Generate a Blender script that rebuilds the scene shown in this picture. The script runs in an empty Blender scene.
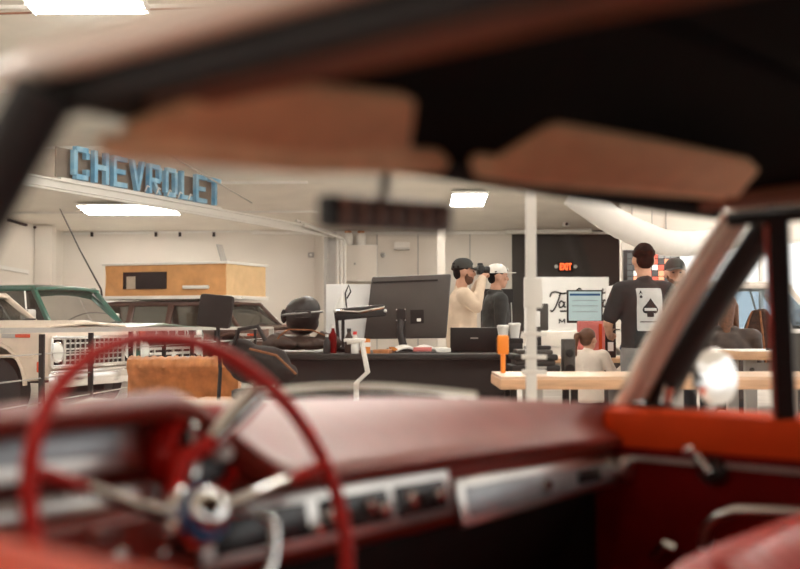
import bpy, bmesh, math, random
from mathutils import Vector, Matrix, Euler
from mathutils.bvhtree import BVHTree
random.seed(7)
S = bpy.context.scene
COL = S.collection
FPX = 1111.0
CAMZ = 1.2
HOR = 320.0
PITCH = math.atan((HOR-284.5)/FPX)
def ray(px, py):
    u = (px-400)/FPX; v = -(py-284.5)/FPX
    return Vector((u, math.cos(PITCH)-v*math.sin(PITCH), math.sin(PITCH)+v*math.cos(PITCH)))
def P(px, py, d):
    r = ray(px, py)
    return Vector((0, 0, CAMZ)) + r*(d/r.y)
def V(*a): return Vector(a)
# ------------------------------------------------------------ materials
MATS = {}
def mat(name, col, rough=.5, metal=0, var=.08, scale=8, bump=0, spec=.5, emit=None, estr=0, coat=0, col2=None, stretch=None):
    if name in MATS: return MATS[name]
    m = bpy.data.materials.new(name); m.use_nodes = True
    nt = m.node_tree; b = nt.nodes['Principled BSDF']
    b.inputs['Roughness'].default_value = rough
    b.inputs['Metallic'].default_value = metal
    b.inputs['Specular IOR Level'].default_value = spec
    if coat: b.inputs['Coat Weight'].default_value = coat; b.inputs['Coat Roughness'].default_value = .08
    tc = nt.nodes.new('ShaderNodeTexCoord'); n = nt.nodes.new('ShaderNodeTexNoise')
    n.inputs['Scale'].default_value = scale; n.inputs['Detail'].default_value = 5
    if stretch:
        mp = nt.nodes.new('ShaderNodeMapping'); mp.inputs['Scale'].default_value = stretch
        nt.links.new(tc.outputs['Object'], mp.inputs['Vector']); nt.links.new(mp.outputs['Vector'], n.inputs['Vector'])
    else: nt.links.new(tc.outputs['Object'], n.inputs['Vector'])
    mx = nt.nodes.new('ShaderNodeMix'); mx.data_type = 'RGBA'
    c = Vector(col)
    c2 = Vector(col2) if col2 else c*(1+var)
    c1 = c if col2 else c*(1-var)
    mx.inputs[6].default_value = (*c1, 1); mx.inputs[7].default_value = (*[min(1, x) for x in c2], 1)
    rp = nt.nodes.new('ShaderNodeMapRange'); rp.inputs[1].default_value = .3; rp.inputs[2].default_value = .7
    nt.links.new(n.outputs['Fac'], rp.inputs[0]); nt.links.new(rp.outputs[0], mx.inputs[0])
    nt.links.new(mx.outputs[2], b.inputs['Base Color'])
    if bump:
        bp = nt.nodes.new('ShaderNodeBump'); bp.inputs['Strength'].default_value = bump; bp.inputs['Distance'].default_value = .01
        nt.links.new(n.outputs['Fac'], bp.inputs['Height']); nt.links.new(bp.outputs['Normal'], b.inputs['Normal'])
    if emit:
        b.inputs['Emission Color'].default_value = (*emit, 1); b.inputs['Emission Strength'].default_value = estr
    MATS[name] = m; return m
def glass(name, tint=(.93, .96, .95), refl=.06):
    if name in MATS: return MATS[name]
    m = bpy.data.materials.new(name); m.use_nodes = True; nt = m.node_tree; nt.nodes.clear()
    o = nt.nodes.new('ShaderNodeOutputMaterial'); mx = nt.nodes.new('ShaderNodeMixShader')
    t = nt.nodes.new('ShaderNodeBsdfTransparent'); g = nt.nodes.new('ShaderNodeBsdfGlossy')
    t.inputs[0].default_value = (*tint, 1); g.inputs[0].default_value = (1, 1, 1, 1); g.inputs['Roughness'].default_value = .02
    lw = nt.nodes.new('ShaderNodeLayerWeight'); lw.inputs[0].default_value = .25
    mr = nt.nodes.new('ShaderNodeMapRange'); mr.inputs[3].default_value = refl*.5; mr.inputs[4].default_value = min(1, refl*6)
    nt.links.new(lw.outputs['Fresnel'], mr.inputs[0]); nt.links.new(mr.outputs[0], mx.inputs[0])
    nt.links.new(t.outputs[0], mx.inputs[1]); nt.links.new(g.outputs[0], mx.inputs[2]); nt.links.new(mx.outputs[0], o.inputs[0])
    MATS[name] = m; return m
# ------------------------------------------------------------ mesh builder
def frame_of(d):
    d = d.normalized(); up = Vector((0, 0, 1)) if abs(d.z) < .95 else Vector((1, 0, 0))
    a = d.cross(up).normalized(); b = a.cross(d).normalized(); return a, b
class MB:
    def __init__(s): s.bm = bmesh.new()
    def box(s, c, sz, rz=0, rot=None, bev=0):
        M = Matrix.Translation(Vector(c)) @ (rot if rot else Matrix.Rotation(rz, 4, 'Z')) @ Matrix.Diagonal((*sz, 1))
        r = bmesh.ops.create_cube(s.bm, size=1, matrix=M)
        if bev:
            es = {e for v in r['verts'] for e in v.link_edges}
            bmesh.ops.bevel(s.bm, geom=list(es), offset=bev, segments=2, affect='EDGES', profile=.6)
        return s
    def bar(s, p0, p1, w, h, up=None):
        p0 = Vector(p0); p1 = Vector(p1); d = (p1-p0).normalized()
        u = Vector(up) if up else (Vector((0, 0, 1)) if abs(d.z) < .95 else Vector((1, 0, 0)))
        a = d.cross(u).normalized(); b = a.cross(d)
        vs = []
        for p in (p0, p1):
            for i, j in ((-1, -1), (1, -1), (1, 1), (-1, 1)): vs.append(s.bm.verts.new(p+a*w*.5*i+b*h*.5*j))
        for f in ((3, 2, 1, 0), (4, 5, 6, 7), (0, 1, 5, 4), (1, 2, 6, 5), (2, 3, 7, 6), (3, 0, 4, 7)): s.bm.faces.new([vs[i] for i in f])
        return s
    def tube(s, pts, r, seg=10, closed=False, flat=1.0, up=None):
        pts = [Vector(p) for p in pts]; n = len(pts); rings = []
        prev = None
        for i, p in enumerate(pts):
            if closed: d = pts[(i+1) % n]-pts[i-1]
            else: d = pts[min(i+1, n-1)]-pts[max(i-1, 0)]
            if up: a = d.normalized().cross(Vector(up)).normalized(); b = a.cross(d.normalized())
            elif prev is None: a, b = frame_of(d)
            else:
                dn = d.normalized(); a = (prev-dn*prev.dot(dn)).normalized(); b = a.cross(dn)
            prev = a
            rr = r[i] if isinstance(r, (list, tuple)) else r
            rings.append([s.bm.verts.new(p+a*math.cos(2*math.pi*k/seg)*rr+b*math.sin(2*math.pi*k/seg)*rr*flat) for k in range(seg)])
        m = n if closed else n-1
        for i in range(m):
            A = rings[i]; B = rings[(i+1) % n]
            for k in range(seg):
                s.bm.faces.new((A[k], A[(k+1) % seg], B[(k+1) % seg], B[k]))
        if not closed:
            s.bm.faces.new(rings[0][::-1]); s.bm.faces.new(rings[-1])
        return s
    def cyl(s, p0, p1, r0, r1=None, seg=16): return s.tube([p0, p1], [r0, r0 if r1 is None else r1], seg)
    def lathe(s, prof, c=(0, 0, 0), axis=(0, 0, 1), seg=24):
        ax = Vector(axis).normalized(); a, b = frame_of(ax); c = Vector(c); rings = []
        for r, z in prof:
            rings.append([s.bm.verts.new(c+ax*z+(a*math.cos(2*math.pi*k/seg)+b*math.sin(2*math.pi*k/seg))*max(r, 1e-4)) for k in range(seg)])
        for A, B in zip(rings, rings[1:]):
            for k in range(seg): s.bm.faces.new((A[k], A[(k+1) % seg], B[(k+1) % seg], B[k]))
        s.bm.faces.new(rings[0][::-1]); s.bm.faces.new(rings[-1]); return s
    def prism(s, pts, M, h):
        """2-D outline in the local xy of M, extruded h along its z"""
        A = [s.bm.verts.new(M @ Vector((x, y, 0))) for x, y in pts]; B = [s.bm.verts.new(M @ Vector((x, y, h))) for x, y in pts]
        n = len(pts); s.bm.faces.new(A[::-1]); s.bm.faces.new(B)
        for i in range(n): s.bm.faces.new((A[i], A[(i+1) % n], B[(i+1) % n], B[i]))
        return s
    def ell(s, c, r, rot=None, sub=3):
        M = Matrix.Translation(Vector(c)) @ (rot if rot else Matrix()) @ Matrix.Diagonal((*r, 1))
        bmesh.ops.create_icosphere(s.bm, subdivisions=sub, radius=1, matrix=M); return s
    def cap(s, p0, p1, r0, r1=None):
        r1 = r0 if r1 is None else r1; p0 = Vector(p0); p1 = Vector(p1)
        if (p1-p0).length > 1e-5: s.tube([p0, p1], [r0, r1], 14)
        s.ell(p0, (r0,)*3, sub=2); s.ell(p1, (r1,)*3, sub=2); return s
    def sheet(s, rows, closed=False):
        R = [[s.bm.verts.new(Vector(p)) for p in row] for row in rows]
        for A, B in zip(R, R[1:]):
            n = len(A)
            for k in range(n if closed else n-1): s.bm.faces.new((A[k], A[(k+1) % n], B[(k+1) % n], B[k]))
        return s
    def loft(s, rows):
        s.sheet(rows, closed=True)
        return s
    def loftc(s, rows):
        R = [[s.bm.verts.new(Vector(p)) for p in row] for row in rows]
        for A, B in zip(R, R[1:]):
            n = len(A)
            for k in range(n): s.bm.faces.new((A[k], A[(k+1) % n], B[(k+1) % n], B[k]))
        s.bm.faces.new(R[0][::-1]); s.bm.faces.new(R[-1]); return s
    def quad(s, *pts):
        s.bm.faces.new([s.bm.verts.new(Vector(p)) for p in pts]); return s
    def text(s, txt, M, size=1, ext=.02, off=0, sx=1, sp=1, bevel=0):
        cu = bpy.data.curves.new('t', 'FONT'); cu.body = txt; cu.size = size; cu.extrude = ext; cu.offset = off
        cu.align_x = 'CENTER'; cu.align_y = 'CENTER'; cu.space_character = sp; cu.resolution_u = 3
        ob = bpy.data.objects.new('t', cu); COL.objects.link(ob)
        dg = bpy.context.evaluated_depsgraph_get(); me = bpy.data.meshes.new_from_object(ob.evaluated_get(dg))
        me.transform(M @ Matrix.Diagonal((sx, 1, 1, 1))); s.bm.from_mesh(me)
        bpy.data.objects.remove(ob); bpy.data.curves.remove(cu); bpy.data.meshes.remove(me); return s
    def build(s, name, m, parent=None, world=False, smooth=40, bevel=0, solid=0, sub=0, remesh=0, it=3, disp=0, recalc=True):
        bm = s.bm
        if recalc: bmesh.ops.recalc_face_normals(bm, faces=bm.faces)
        if world and parent is not None: bm.transform(root_of(parent).matrix_basis.inverted())
        loc = None
        if parent is None:
            xs = [v.co for v in bm.verts]
            lo = Vector([min(v[i] for v in xs) for i in range(3)]); hi = Vector([max(v[i] for v in xs) for i in range(3)])
            loc = Vector(((lo.x+hi.x)/2, (lo.y+hi.y)/2, lo.z)); bm.transform(Matrix.Translation(-loc))
        me = bpy.data.meshes.new(name); bm.to_mesh(me); bm.free()
        o = bpy.data.objects.new(name, me); COL.objects.link(o)
        if loc is not None: o.location = loc
        mods = []
        if remesh:
            md = o.modifiers.new('r', 'REMESH'); md.mode = 'VOXEL'; md.voxel_size = remesh
            if it: sm = o.modifiers.new('s', 'SMOOTH'); sm.factor = .5; sm.iterations = it
        if solid:
            md = o.modifiers.new('so', 'SOLIDIFY'); md.thickness = solid; md.offset = 0
        if bevel:
            md = o.modifiers.new('b', 'BEVEL'); md.width = bevel; md.segments = 2; md.limit_method = 'ANGLE'; md.angle_limit = math.radians(35)
        if sub:
            md = o.modifiers.new('ss', 'SUBSURF'); md.levels = sub; md.render_levels = sub
        if disp:
            tx = bpy.data.textures.get('folds') or bpy.data.textures.new('folds', 'CLOUDS'); tx.noise_scale = .09
            md = o.modifiers.new('d', 'DISPLACE'); md.texture = tx; md.strength = disp; md.mid_level = .5; md.texture_coords = 'LOCAL'
        if o.modifiers:
            dg = bpy.context.evaluated_depsgraph_get(); me2 = bpy.data.meshes.new_from_object(o.evaluated_get(dg))
            o.modifiers.clear(); o.data = me2; bpy.data.meshes.remove(me); me = me2; me.name = name
        for p in me.polygons: p.use_smooth = True
        if smooth < 180: me.set_sharp_from_angle(angle=math.radians(smooth))
        me.materials.clear()
        me.materials.append(m if not isinstance(m, str) else MATS[m])
        if parent is not None: o.parent = parent
        return o
def root_of(o):
    while o.parent is not None: o = o.parent
    return o
def tag(o, label, cat, group=None):
    o['label'] = label; o['category'] = cat
    if group: o['group'] = group
    return o
def thing(name, label, cat, loc=(0, 0, 0), rz=0, group=None):
    o = bpy.data.objects.new(name, None); COL.objects.link(o); o.location = Vector(loc); o.rotation_euler = (0, 0, rz); o.empty_display_size = .1
    return tag(o, label, cat, group)
def struct(o): o['kind'] = 'structure'; return o
def kids(o): return [c for c in bpy.data.objects if c.parent == o]
def dup(root, loc, rz=None, label=None, parent=None):
    r = root.copy(); COL.objects.link(r)
    if parent is None:
        r.location = Vector(loc)
        if rz is not None: r.rotation_euler = (0, 0, rz)
        if label: r['label'] = label
    else: r.parent = parent
    for c in kids(root):
        d = c.copy(); COL.objects.link(d); d.parent = r
        for g in kids(c):
            e = g.copy(); COL.objects.link(e); e.parent = d
    return r
def arc(cx, cy, r, a0, a1, n): return [(cx+r*math.cos(math.radians(a0+(a1-a0)*i/n)), cy+r*math.sin(math.radians(a0+(a1-a0)*i/n))) for i in range(n+1)]
def plane_hit(px, py, pt, nrm):
    r = ray(px, py); o = Vector((0, 0, CAMZ)); n = Vector(nrm); t = (Vector(pt)-o).dot(n)/r.dot(n); return o+r*t
# ------------------------------------------------------------ palette
mat('wall_white', (.76, .70, .625), .85, var=.03, scale=1.2, bump=.05)
mat('wall_charcoal', (.060, .052, .047), .8, var=.08, scale=2)
mat('ceiling_white', (.92, .87, .79), .8, var=.05, scale=1.5)
mat('floor_concrete', (.60, .55, .50), .45, var=.15, scale=3)
mat('ground_pale', (.72, .70, .67), .9, var=.08, scale=.6)
mat('trim_white', (.80, .77, .72), .5, var=.03)
mat('steel_grey', (.42, .40, .37), .5, .3, var=.06)
mat('rod_red', (.33, .14, .08), .6, var=.2)
mat('chrome', (.80, .79, .77), .13, 1, var=.02)
mat('chrome_dull', (.66, .64, .61), .3, 1, var=.05)
mat('black_plastic', (.012, .011, .0105), .45, var=.15)
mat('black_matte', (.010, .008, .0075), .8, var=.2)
mat('black_rubber', (.010, .009, .009), .7, var=.2, scale=30)
mat('car_red', (.15, .0025, .002), .55, var=.12, scale=14, bump=.12, spec=.1)
mat('car_red_dash', (.23, .022, .011), .44, var=.12, scale=20, bump=.12, spec=.7)
mat('car_red_paint', (.66, .062, .010), .55, var=.05, spec=.06)
mat('car_red_seat', (.50, .035, .022), .38, var=.1, scale=16, bump=.15, spec=.15)
mat('wheel_red', (.50, .012, .007), .35, var=.05, spec=.3)
mat('headliner', (.005, .0035, .003), .95, var=.3, scale=5, spec=.1)
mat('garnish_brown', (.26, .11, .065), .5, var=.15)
mat('visor_tan', (.95, .57, .33), .75, var=.1, scale=25, bump=.1)
mat('car_cream', (.74, .57, .46), .42, var=.04)
mat('gauge_dark', (.012, .012, .014), .25, var=.1)
mat('gauge_silver', (.36, .38, .40), .35, .6, var=.1)
mat('emblem_blue', (.05, .14, .32), .25, .3, var=.1)
mat('drip_gloss', (.66, .52, .43), .16, var=.03, coat=1)
mat('truck_cream', (.66, .55, .45), .4, var=.05, coat=.2)
mat('truck_green', (.025, .115, .082), .32, var=.1, coat=.4)
mat('truck_brown', (.085, .040, .028), .4, var=.15, coat=.2)
mat('truck_white', (.68, .62, .55), .4, var=.05, coat=.2)
mat('dark_interior', (.035, .026, .022), .8, var=.2)
mat('seat_beige', (.45, .37, .28), .8, var=.1)
mat('marker_red', (.62, .07, .02), .25, var=.1)
mat('marker_orange', (.75, .25, .04), .25, var=.1)
mat('lamp_glass', (.75, .74, .70), .12, var=.03, spec=.8)
mat('canvas_orange', (.60, .30, .115), .8, var=.14, scale=5, bump=.25)
mat('canvas_light', (.66, .45, .24), .8, var=.08, scale=5, bump=.2)
mat('leather_tan', (.50, .20, .07), .45, var=.25, scale=12, bump=.3)
mat('jacket_brown', (.040, .022, .015), .55, var=.3, scale=14, bump=.3)
mat('skin', (.56, .30, .20), .55, var=.06, scale=20)
mat('hair_dark', (.010, .007, .006), .9, var=.3, scale=60, bump=.4, spec=.15)
mat('hair_brown', (.13, .055, .028), .6, var=.3, scale=50, bump=.4)
mat('shirt_beige', (.62, .49, .37), .85, var=.07, scale=9, bump=.2)
mat('shirt_cream', (.82, .72, .63), .85, var=.06, scale=9, bump=.15)
mat('shirt_black', (.018, .018, .019), .85, var=.2, scale=12)
mat('jacket_black', (.016, .018, .017), .7, var=.25, scale=10, bump=.2)
mat('shirt_grey', (.27, .27, .26), .85, var=.08)
mat('denim_grey', (.20, .195, .19), .85, var=.15, scale=12)
mat('trouser_dark', (.04, .04, .045), .85, var=.15)
mat('shoe_dark', (.03, .028, .026), .6, var=.1)
mat('cap_white', (.74, .71, .66), .8, var=.04)
mat('cap_grey', (.035, .036, .033), .8, var=.08)
mat('cloth_white', (.80, .78, .74), .8, var=.03)
mat('card_grey', (.55, .55, .54), .8, var=.08, scale=20)
mat('ink_black', (.012, .012, .012), .8, var=.1)
mat('paper_white', (.85, .83, .79), .7, var=.03)
mat('orange_plastic', (.85, .25, .02), .4, var=.05)
mat('red_plastic', (.60, .16, .145), .35, var=.12, scale=4)
mat('red_bright', (.62, .03, .03), .4, var=.08)
mat('blue_cloth', (.03, .07, .13), .8, var=.2)
mat('sign_blue', (.13, .36, .58), .55, var=.25, scale=4, col2=(.36, .58, .72))
mat('sign_back', (.25, .20, .16), .75, var=.15, scale=3)
mat('sign_white', (.88, .87, .85), .6, var=.02)
mat('wood_top', (.72, .50, .34), .28, var=.12, scale=5, stretch=(1, 12, 12))
mat('wood_edge', (.64, .39, .23), .5, var=.15, scale=6, stretch=(1, 10, 10))
mat('monitor_back', (.055, .048, .043), .5, var=.06)
mat('screen_pale', (.30, .40, .40), .3, var=.02, emit=(.52, .66, .66), estr=.2)
mat('tube_light', (.9, .9, .88), .5, var=0, emit=(1, .96, .905), estr=30)
mat('exit_red', (.6, .05, .01), .5, var=0, emit=(1, .12, .03), estr=1.6)
mat('throw_brown', (.040, .016, .009), .9, var=.4, scale=30, bump=.4)
mat('throw_edge', (.22, .085, .035), .9, var=.3, scale=30)
mat('tv_black', (.02, .022, .023), .2, var=.2)
glass('glass_car', (.95, .96, .95), .05)
glass('glass_truck', (.62, .66, .66), .10)
glass('glass_dark', (.34, .36, .35), .12)
glass('glass_blue', (.50, .58, .64), .12)
glass('glass_vent', (.97, .97, .97), .012)
glass('glass_window', (.97, .98, .98), .04)
EXPO = 0.95
WORLD = 0.95
# ------------------------------------------------------------ camera, world, render look
cam = bpy.data.cameras.new('camera'); cam.lens = 50; cam.sensor_width = 36; cam.clip_start = .02; cam.clip_end = 200
co = bpy.data.objects.new('camera', cam); COL.objects.link(co); co.location = (0, 0, CAMZ); co.rotation_euler = (math.pi/2+PITCH, 0, 0)
cam.dof.use_dof = True; cam.dof.focus_distance = 10.5; cam.dof.aperture_fstop = 2.3
S.camera = co
S.view_settings.view_transform = 'Standard'; S.view_settings.look = 'None'; S.view_settings.gamma = 1; S.view_settings.use_curve_mapping = False
S.view_settings.exposure = EXPO
w = bpy.data.worlds.new('World'); S.world = w; w.use_nodes = True
bg = w.node_tree.nodes['Background']; bg.inputs[0].default_value = (1, .97, .93, 1); bg.inputs[1].default_value = WORLD
# ------------------------------------------------------------ the room
MB().quad((-18, -6, 0), (11.2, -6, 0), (11.2, 31, 0), (-18, 31, 0)).build('floor', 'floor_concrete')
struct(bpy.data.objects['floor'])
g = MB().quad((-60, -60, -.03), (60, -60, -.03), (60, 90, -.03), (-60, 90, -.03)).build('ground', 'ground_pale'); struct(g)
def slab(name, x0, x1, y0, y1, z0, z1, m):
    o = MB().box(((x0+x1)/2, (y0+y1)/2, (z0+z1)/2), (x1-x0, y1-y0, z1-z0)).build(name, m); return struct(o)
def ceil_z(y): return 3.62+.1*(30-max(12, y))
def lwx(y): return -9.13-.34*(30-y)
M_ = MB(); M_.loftc([[(lwx(12)-.2, 12, 0), (lwx(12), 12, 0), (lwx(12), 12, 5.5), (lwx(12)-.2, 12, 5.5)], [(lwx(30.2)-.2, 30.2, 0), (lwx(30.2), 30.2, 0), (lwx(30.2), 30.2, 3.7), (lwx(30.2)-.2, 30.2, 3.7)]])
struct(M_.build('wall_left', 'wall_white'))
XC = P(512, 300, 30).x
slab('wall_back', -9.15, XC, 30, 30.2, 0, 3.78, 'wall_white')
x0c = XC; x1c = P(622, 300, 29.9).x+.3
slab('wall_charcoal', x0c, x1c, 30.02, 30.2, 0, 3.78, 'wall_charcoal')
XP = P(622, 300, 20).x
WZ0, WZ1 = .85, P(700, 240, 20).z
m = MB()
m.box(((XP+11)/2, 20.1, (WZ1+4.75)/2), (11-XP, .2, 4.75-WZ1)); m.box(((XP+11)/2, 20.1, WZ0/2), (11-XP, .2, WZ0))
XW = P(676, 300, 20).x
m.box(((XP+XW)/2, 20.1, (WZ0+WZ1)/2), (XW-XP, .2, WZ1-WZ0)); m.box((10.9, 20.1, (WZ0+WZ1)/2), (.2, .2, WZ1-WZ0))
struct(m.build('wall_side', 'wall_white'))
XR = P(626, 300, 30).x
struct(MB().bar((XP+.08, 20.2, 2.4), (XR+.08, 30.2, 2.4), .15, 4.8).build('wall_return', 'wall_white'))
M_ = MB(); M_.box((-8.5, -4.1, 2.75), (19, .2, 5.5)); M_.box((6, -4.1, 4.85), (10, .2, 1.3))  # unseen wall added to cut rear light; opening lets daylight onto the visors
struct(M_.build('light_block_wall', 'wall_white'))
# window on the side wall: frame and panes
m = MB()
wx = [XW, XW+1.55, XW+3.1, XW+4.65, 10.8]
for x in wx: m.box((x, 20.06, (WZ0+WZ1)/2), (.06, .08, WZ1-WZ0))
for z in (WZ0+.03, WZ1-.03): m.box(((XW+10.8)/2, 20.06, z), (10.8-XW, .08, .06))
fr = struct(m.build('window_1', 'trim_white'))
for a, b in zip(wx, wx[1:]):
    MB().box(((a+b)/2, 20.06, (WZ0+WZ1)/2), (b-a-.06, .006, WZ1-WZ0-.1)).build('pane', 'glass_window', fr, world=False).matrix_parent_inverse = Matrix.Translation(fr.location).inverted()
# ceiling: gently pitched at the left
rows = []
for y in [-3+i*1.55 for i in range(23)]:
    z = ceil_z(min(y, 30.3)); rows.append([(-18, y, z-.05), (-3, y, z), (11.1, y, z)])
struct(MB().sheet(rows).build('ceiling', 'ceiling_white', solid=.04))
# ceiling sheet seams and rods
n = 1
def ctrim(p0, p1, w, h, m='trim_white'):
    global n
    o = struct(MB().bar(p0, p1, w, h).build('trim_%d' % n, m)); n += 1; return o
for y in (11.5, 14.0, 17.5, 21.0, 24.0, 27.2): ctrim((lwx(y)+.3, y, ceil_z(y)-.07), (-2.0, y, ceil_z(y)-.04), .05, .05, 'trim_white')
for y in (12.6, 14.2): ctrim((-9, y, ceil_z(y)-.16), (-1.6, y-.5, ceil_z(y)-.10), .022, .022, 'rod_red')
ctrim((lwx(22)+.03, 22, 2.95), (lwx(28.6)+.03, 28.6, 2.43), .06, .10)                      # ledge on the left wall
ctrim((lwx(29)+.2, 29, 0), (lwx(29)+.2, 29, 3.66), .35, .45, 'wall_white')          # pilaster near the corner
ctrim((-9.1, 29.97, 3.53), (-3.8, 29.97, 3.60), .05, .05)
for i, px in enumerate((92, 156, 180, 214)):
    q = P(px, 231-i*.7, 29.8); q.z = 3.50; 
    struct(MB().box(q, (.07, .08, .12), bev=.01).build('trim_%d' % n, 'black_matte')); n += 1
# dark purlin ends along the left wall top
for i in range(4): ctrim((lwx(25.8+i)+.04, 25.8+i, ceil_z(25.8+i)-.13), (lwx(26.5+i)+.04, 26.5+i, ceil_z(26.5+i)-.13), .06, .06, 'black_matte')
ctrim((-4.0, 29.95, 3.55), (XP+1.8, 29.95, 3.55), .08, .07)
# charcoal wall head trim, pale pipe along it
pts = [P(505, 214, 29.6), P(545, 214, 29.6), P(570, 219, 29.4), P(592, 223, 29.2)]
for p in pts: p.z = min(p.z, 3.56)
struct(MB().tube(pts, .055, 8).build('trim_%d' % n, 'trim_white')); n += 1
# seams between the tall white wall panels at the back
for px in (377, 418, 470): 
    q = P(px, 300, 29.97); ctrim((q.x, q.y, 0), (q.x, q.y, 3.6), .03, .03, 'steel_grey')
q = P(441, 300, 27.5); ctrim((q.x, q.y, 0), (q.x, q.y, 3.68), .26, .2, 'wall_white')     # white pilaster
q = P(313, 300, 29.9); ctrim((q.x, q.y, 0), (q.x, q.y, 3.6), .04, .05, 'wall_white')
for px in (632, 666): 
    q = P(px, 230, 19.97); ctrim((q.x, q.y, WZ1), (q.x, q.y, 4.6), .025, .02, 'steel_grey')
# steel column at the end of the beam, with conduits
BA = Vector((P(20, 178, 17.2).x-1.2, 17.2-2.36, 3.40)); BB = Vector((P(330, 235, 28.8).x, 28.8, 3.40))
t = thing('steel_column', 'grey steel column with pale conduits where the sloping beam meets the back wall', 'column', (BB.x+.05, 29.0, 0))
MB().box((-.16, 0, 1.75), (.10, .30, 3.5)).box((-.02, 0, 1.75), (.22, .05, 3.5)).build('shaft', 'steel_grey', t)
for i, x in enumerate((.14, .24, .33)):
    MB().tube([(x, -.05, 0), (x, -.05, 3.35-.05*i), (x-.08, -.12, 3.43-.05*i), (x-.9, -2.0, 3.62-.05*i)], .035, 8).build('conduit', 'trim_white', t)
MB().box((-.02, -.05, 1.95), (.34, .1, .14)).build('bracket', 'trim_white', t)
# diagonal ceiling beam (I section with flanges) and its tie rod
d = (BB-BA).normalized(); sd = d.cross(Vector((0, 0, 1)))
t = thing('ceiling_beam', 'long pale steel beam running under the ceiling below the blue sign', 'beam', BA)
MB().bar((0, 0, 0), BB-BA, .16, .03).build('flange', 'trim_white', t); MB().bar((0, 0, .13), BB-BA+Vector((0, 0, .13)), .16, .03).build('flange', 'trim_white', t)
MB().bar((0, 0, .065), BB-BA+Vector((0, 0, .065)), .03, .12).build('web', 'trim_white', t)
MB().tube([sd*.1+Vector((0, 0, -.05)), BB-BA+sd*.1+Vector((0, 0, -.05))], .022, 8).build('conduit', 'trim_white', t)
a = P(165, 152, 16.6); b = P(252, 203, 24.5)
MB().tube([a, b], .014, 6).build('tie_rod', 'steel_grey'); tag(bpy.data.objects['tie_rod'], 'thin dark rod sloping above the blue letter sign', 'rod')
# ------------------------------------------------------------ the big letter sign on the beam
s0 = P(68, 183, 12.9/1.0*1.43); 
def beam_at(px):
    # point of the beam's top seen at this column
    best = None
    for i in range(400):
        q = BA+(BB-BA)*(i/399); u = q.x/q.y*FPX+400
        if best is None or abs(u-px) < best[0]: best = (abs(u-px), q)
    return best[1].copy()
A0 = beam_at(64); A1 = beam_at(217)
L = (A1-A0).length; zb = .19
sign = thing('letter_sign', 'row of weathered pale blue capital letters standing on the ceiling beam', 'sign', A0)
X = (A1-A0).normalized(); Z = Vector((0, 0, 1)); Y = X.cross(Z)      # Y faces the camera side
Yf = Y if Y.dot(-A0) > 0 else -Y
word = 'CHEVROLET'; LH = .56; pitch = L/len(word); lw = pitch*.74; st = .088
def letter(ch):
    m = MB(); w = lw; h = LH
    def stroke(pts, t=st):
        for p, q in zip(pts, pts[1:]):
            p = Vector(p); q = Vector(q); dd = (q-p).normalized(); nn = Vector((-dd.y, dd.x))*t/2; e = dd*(0 if ch in 'VR' else 0)
            m.prism([tuple(p-e-nn), tuple(q+e-nn), tuple(q+e+nn), tuple(p-e+nn)], MM, .09)
    def rect(x0, y0, x1, y1): m.prism([(x0, y0), (x1, y0), (x1, y1), (x0, y1)], MM, .09)
    if ch == 'C': rect(0, .07, st, h-.07); rect(.06, 0, w-.03, st); rect(.06, h-st, w-.03, h); rect(w-st, .08, w, h*.34); rect(w-st, h*.66, w, h-.08)
    if ch == 'H': rect(0, 0, st, h); rect(w-st, 0, w, h); rect(st, h/2-st/2, w-st, h/2+st/2)
    if ch == 'E': rect(0, 0, st, h); rect(st, 0, w, st); rect(st, h/2-st/2, w*.85, h/2+st/2); rect(st, h-st, w, h)
    if ch == 'V': m.prism([(0, h), (st, h), (w/2, st*1.2), (w-st, h), (w, h), (w/2+st*.45, 0), (w/2-st*.45, 0)], MM, .09)
    if ch == 'R':
        rect(0, 0, st, h); rect(st, h-st, w-.05, h); rect(st, h*.45-st/2, w-.05, h*.45+st/2); rect(w-st, h*.45, w, h-.05)
        m.prism([(st*1.4, h*.42), (st*2.3, h*.42), (w, 0), (w-st, 0)], MM, .09)
    if ch == 'O': rect(0, .07, st, h-.07); rect(w-st, .07, w, h-.07); rect(.06, 0, w-.06, st); rect(.06, h-st, w-.06, h)
    if ch == 'L': rect(0, 0, st, h); rect(st, 0, w, st)
    if ch == 'T': rect(w/2-st/2, 0, w/2+st/2, h-st); rect(0, h-st, w, h)
    return m
for i, ch in enumerate(word):
    o = X*(pitch*i+pitch*.1)+Z*zb+Yf*.05
    MM = Matrix(((X.x, Z.x, Yf.x, o.x), (X.y, Z.y, Yf.y, o.y), (X.z, Z.z, Yf.z, o.z), (0, 0, 0, 1)))
    letter(ch).build('letter', 'sign_blue', sign)
MB().bar(X*-.2+Z*(zb+LH/2-.02)-Yf*.05, X*(L-.1)+Z*(zb+LH/2-.02)-Yf*.05, .03, LH-.05).build('backing_panel', 'sign_back', sign)
MB().bar(X*-.2+Z*(zb-.03), X*(L+.05)+Z*(zb-.03), .14, .05).build('base_rail', 'trim_white', sign)
for i in range(5): MB().tube([X*(L*(.42+.075*i))+Z*zb+Yf*.16, X*(L*(.43+.075*i))+Z*(zb+.12)+Yf*.18, X*(L*(.445+.075*i))+Z*(zb+.10)+Yf*.17], .012, 6).build('wire_loop', 'trim_white', sign)
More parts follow.
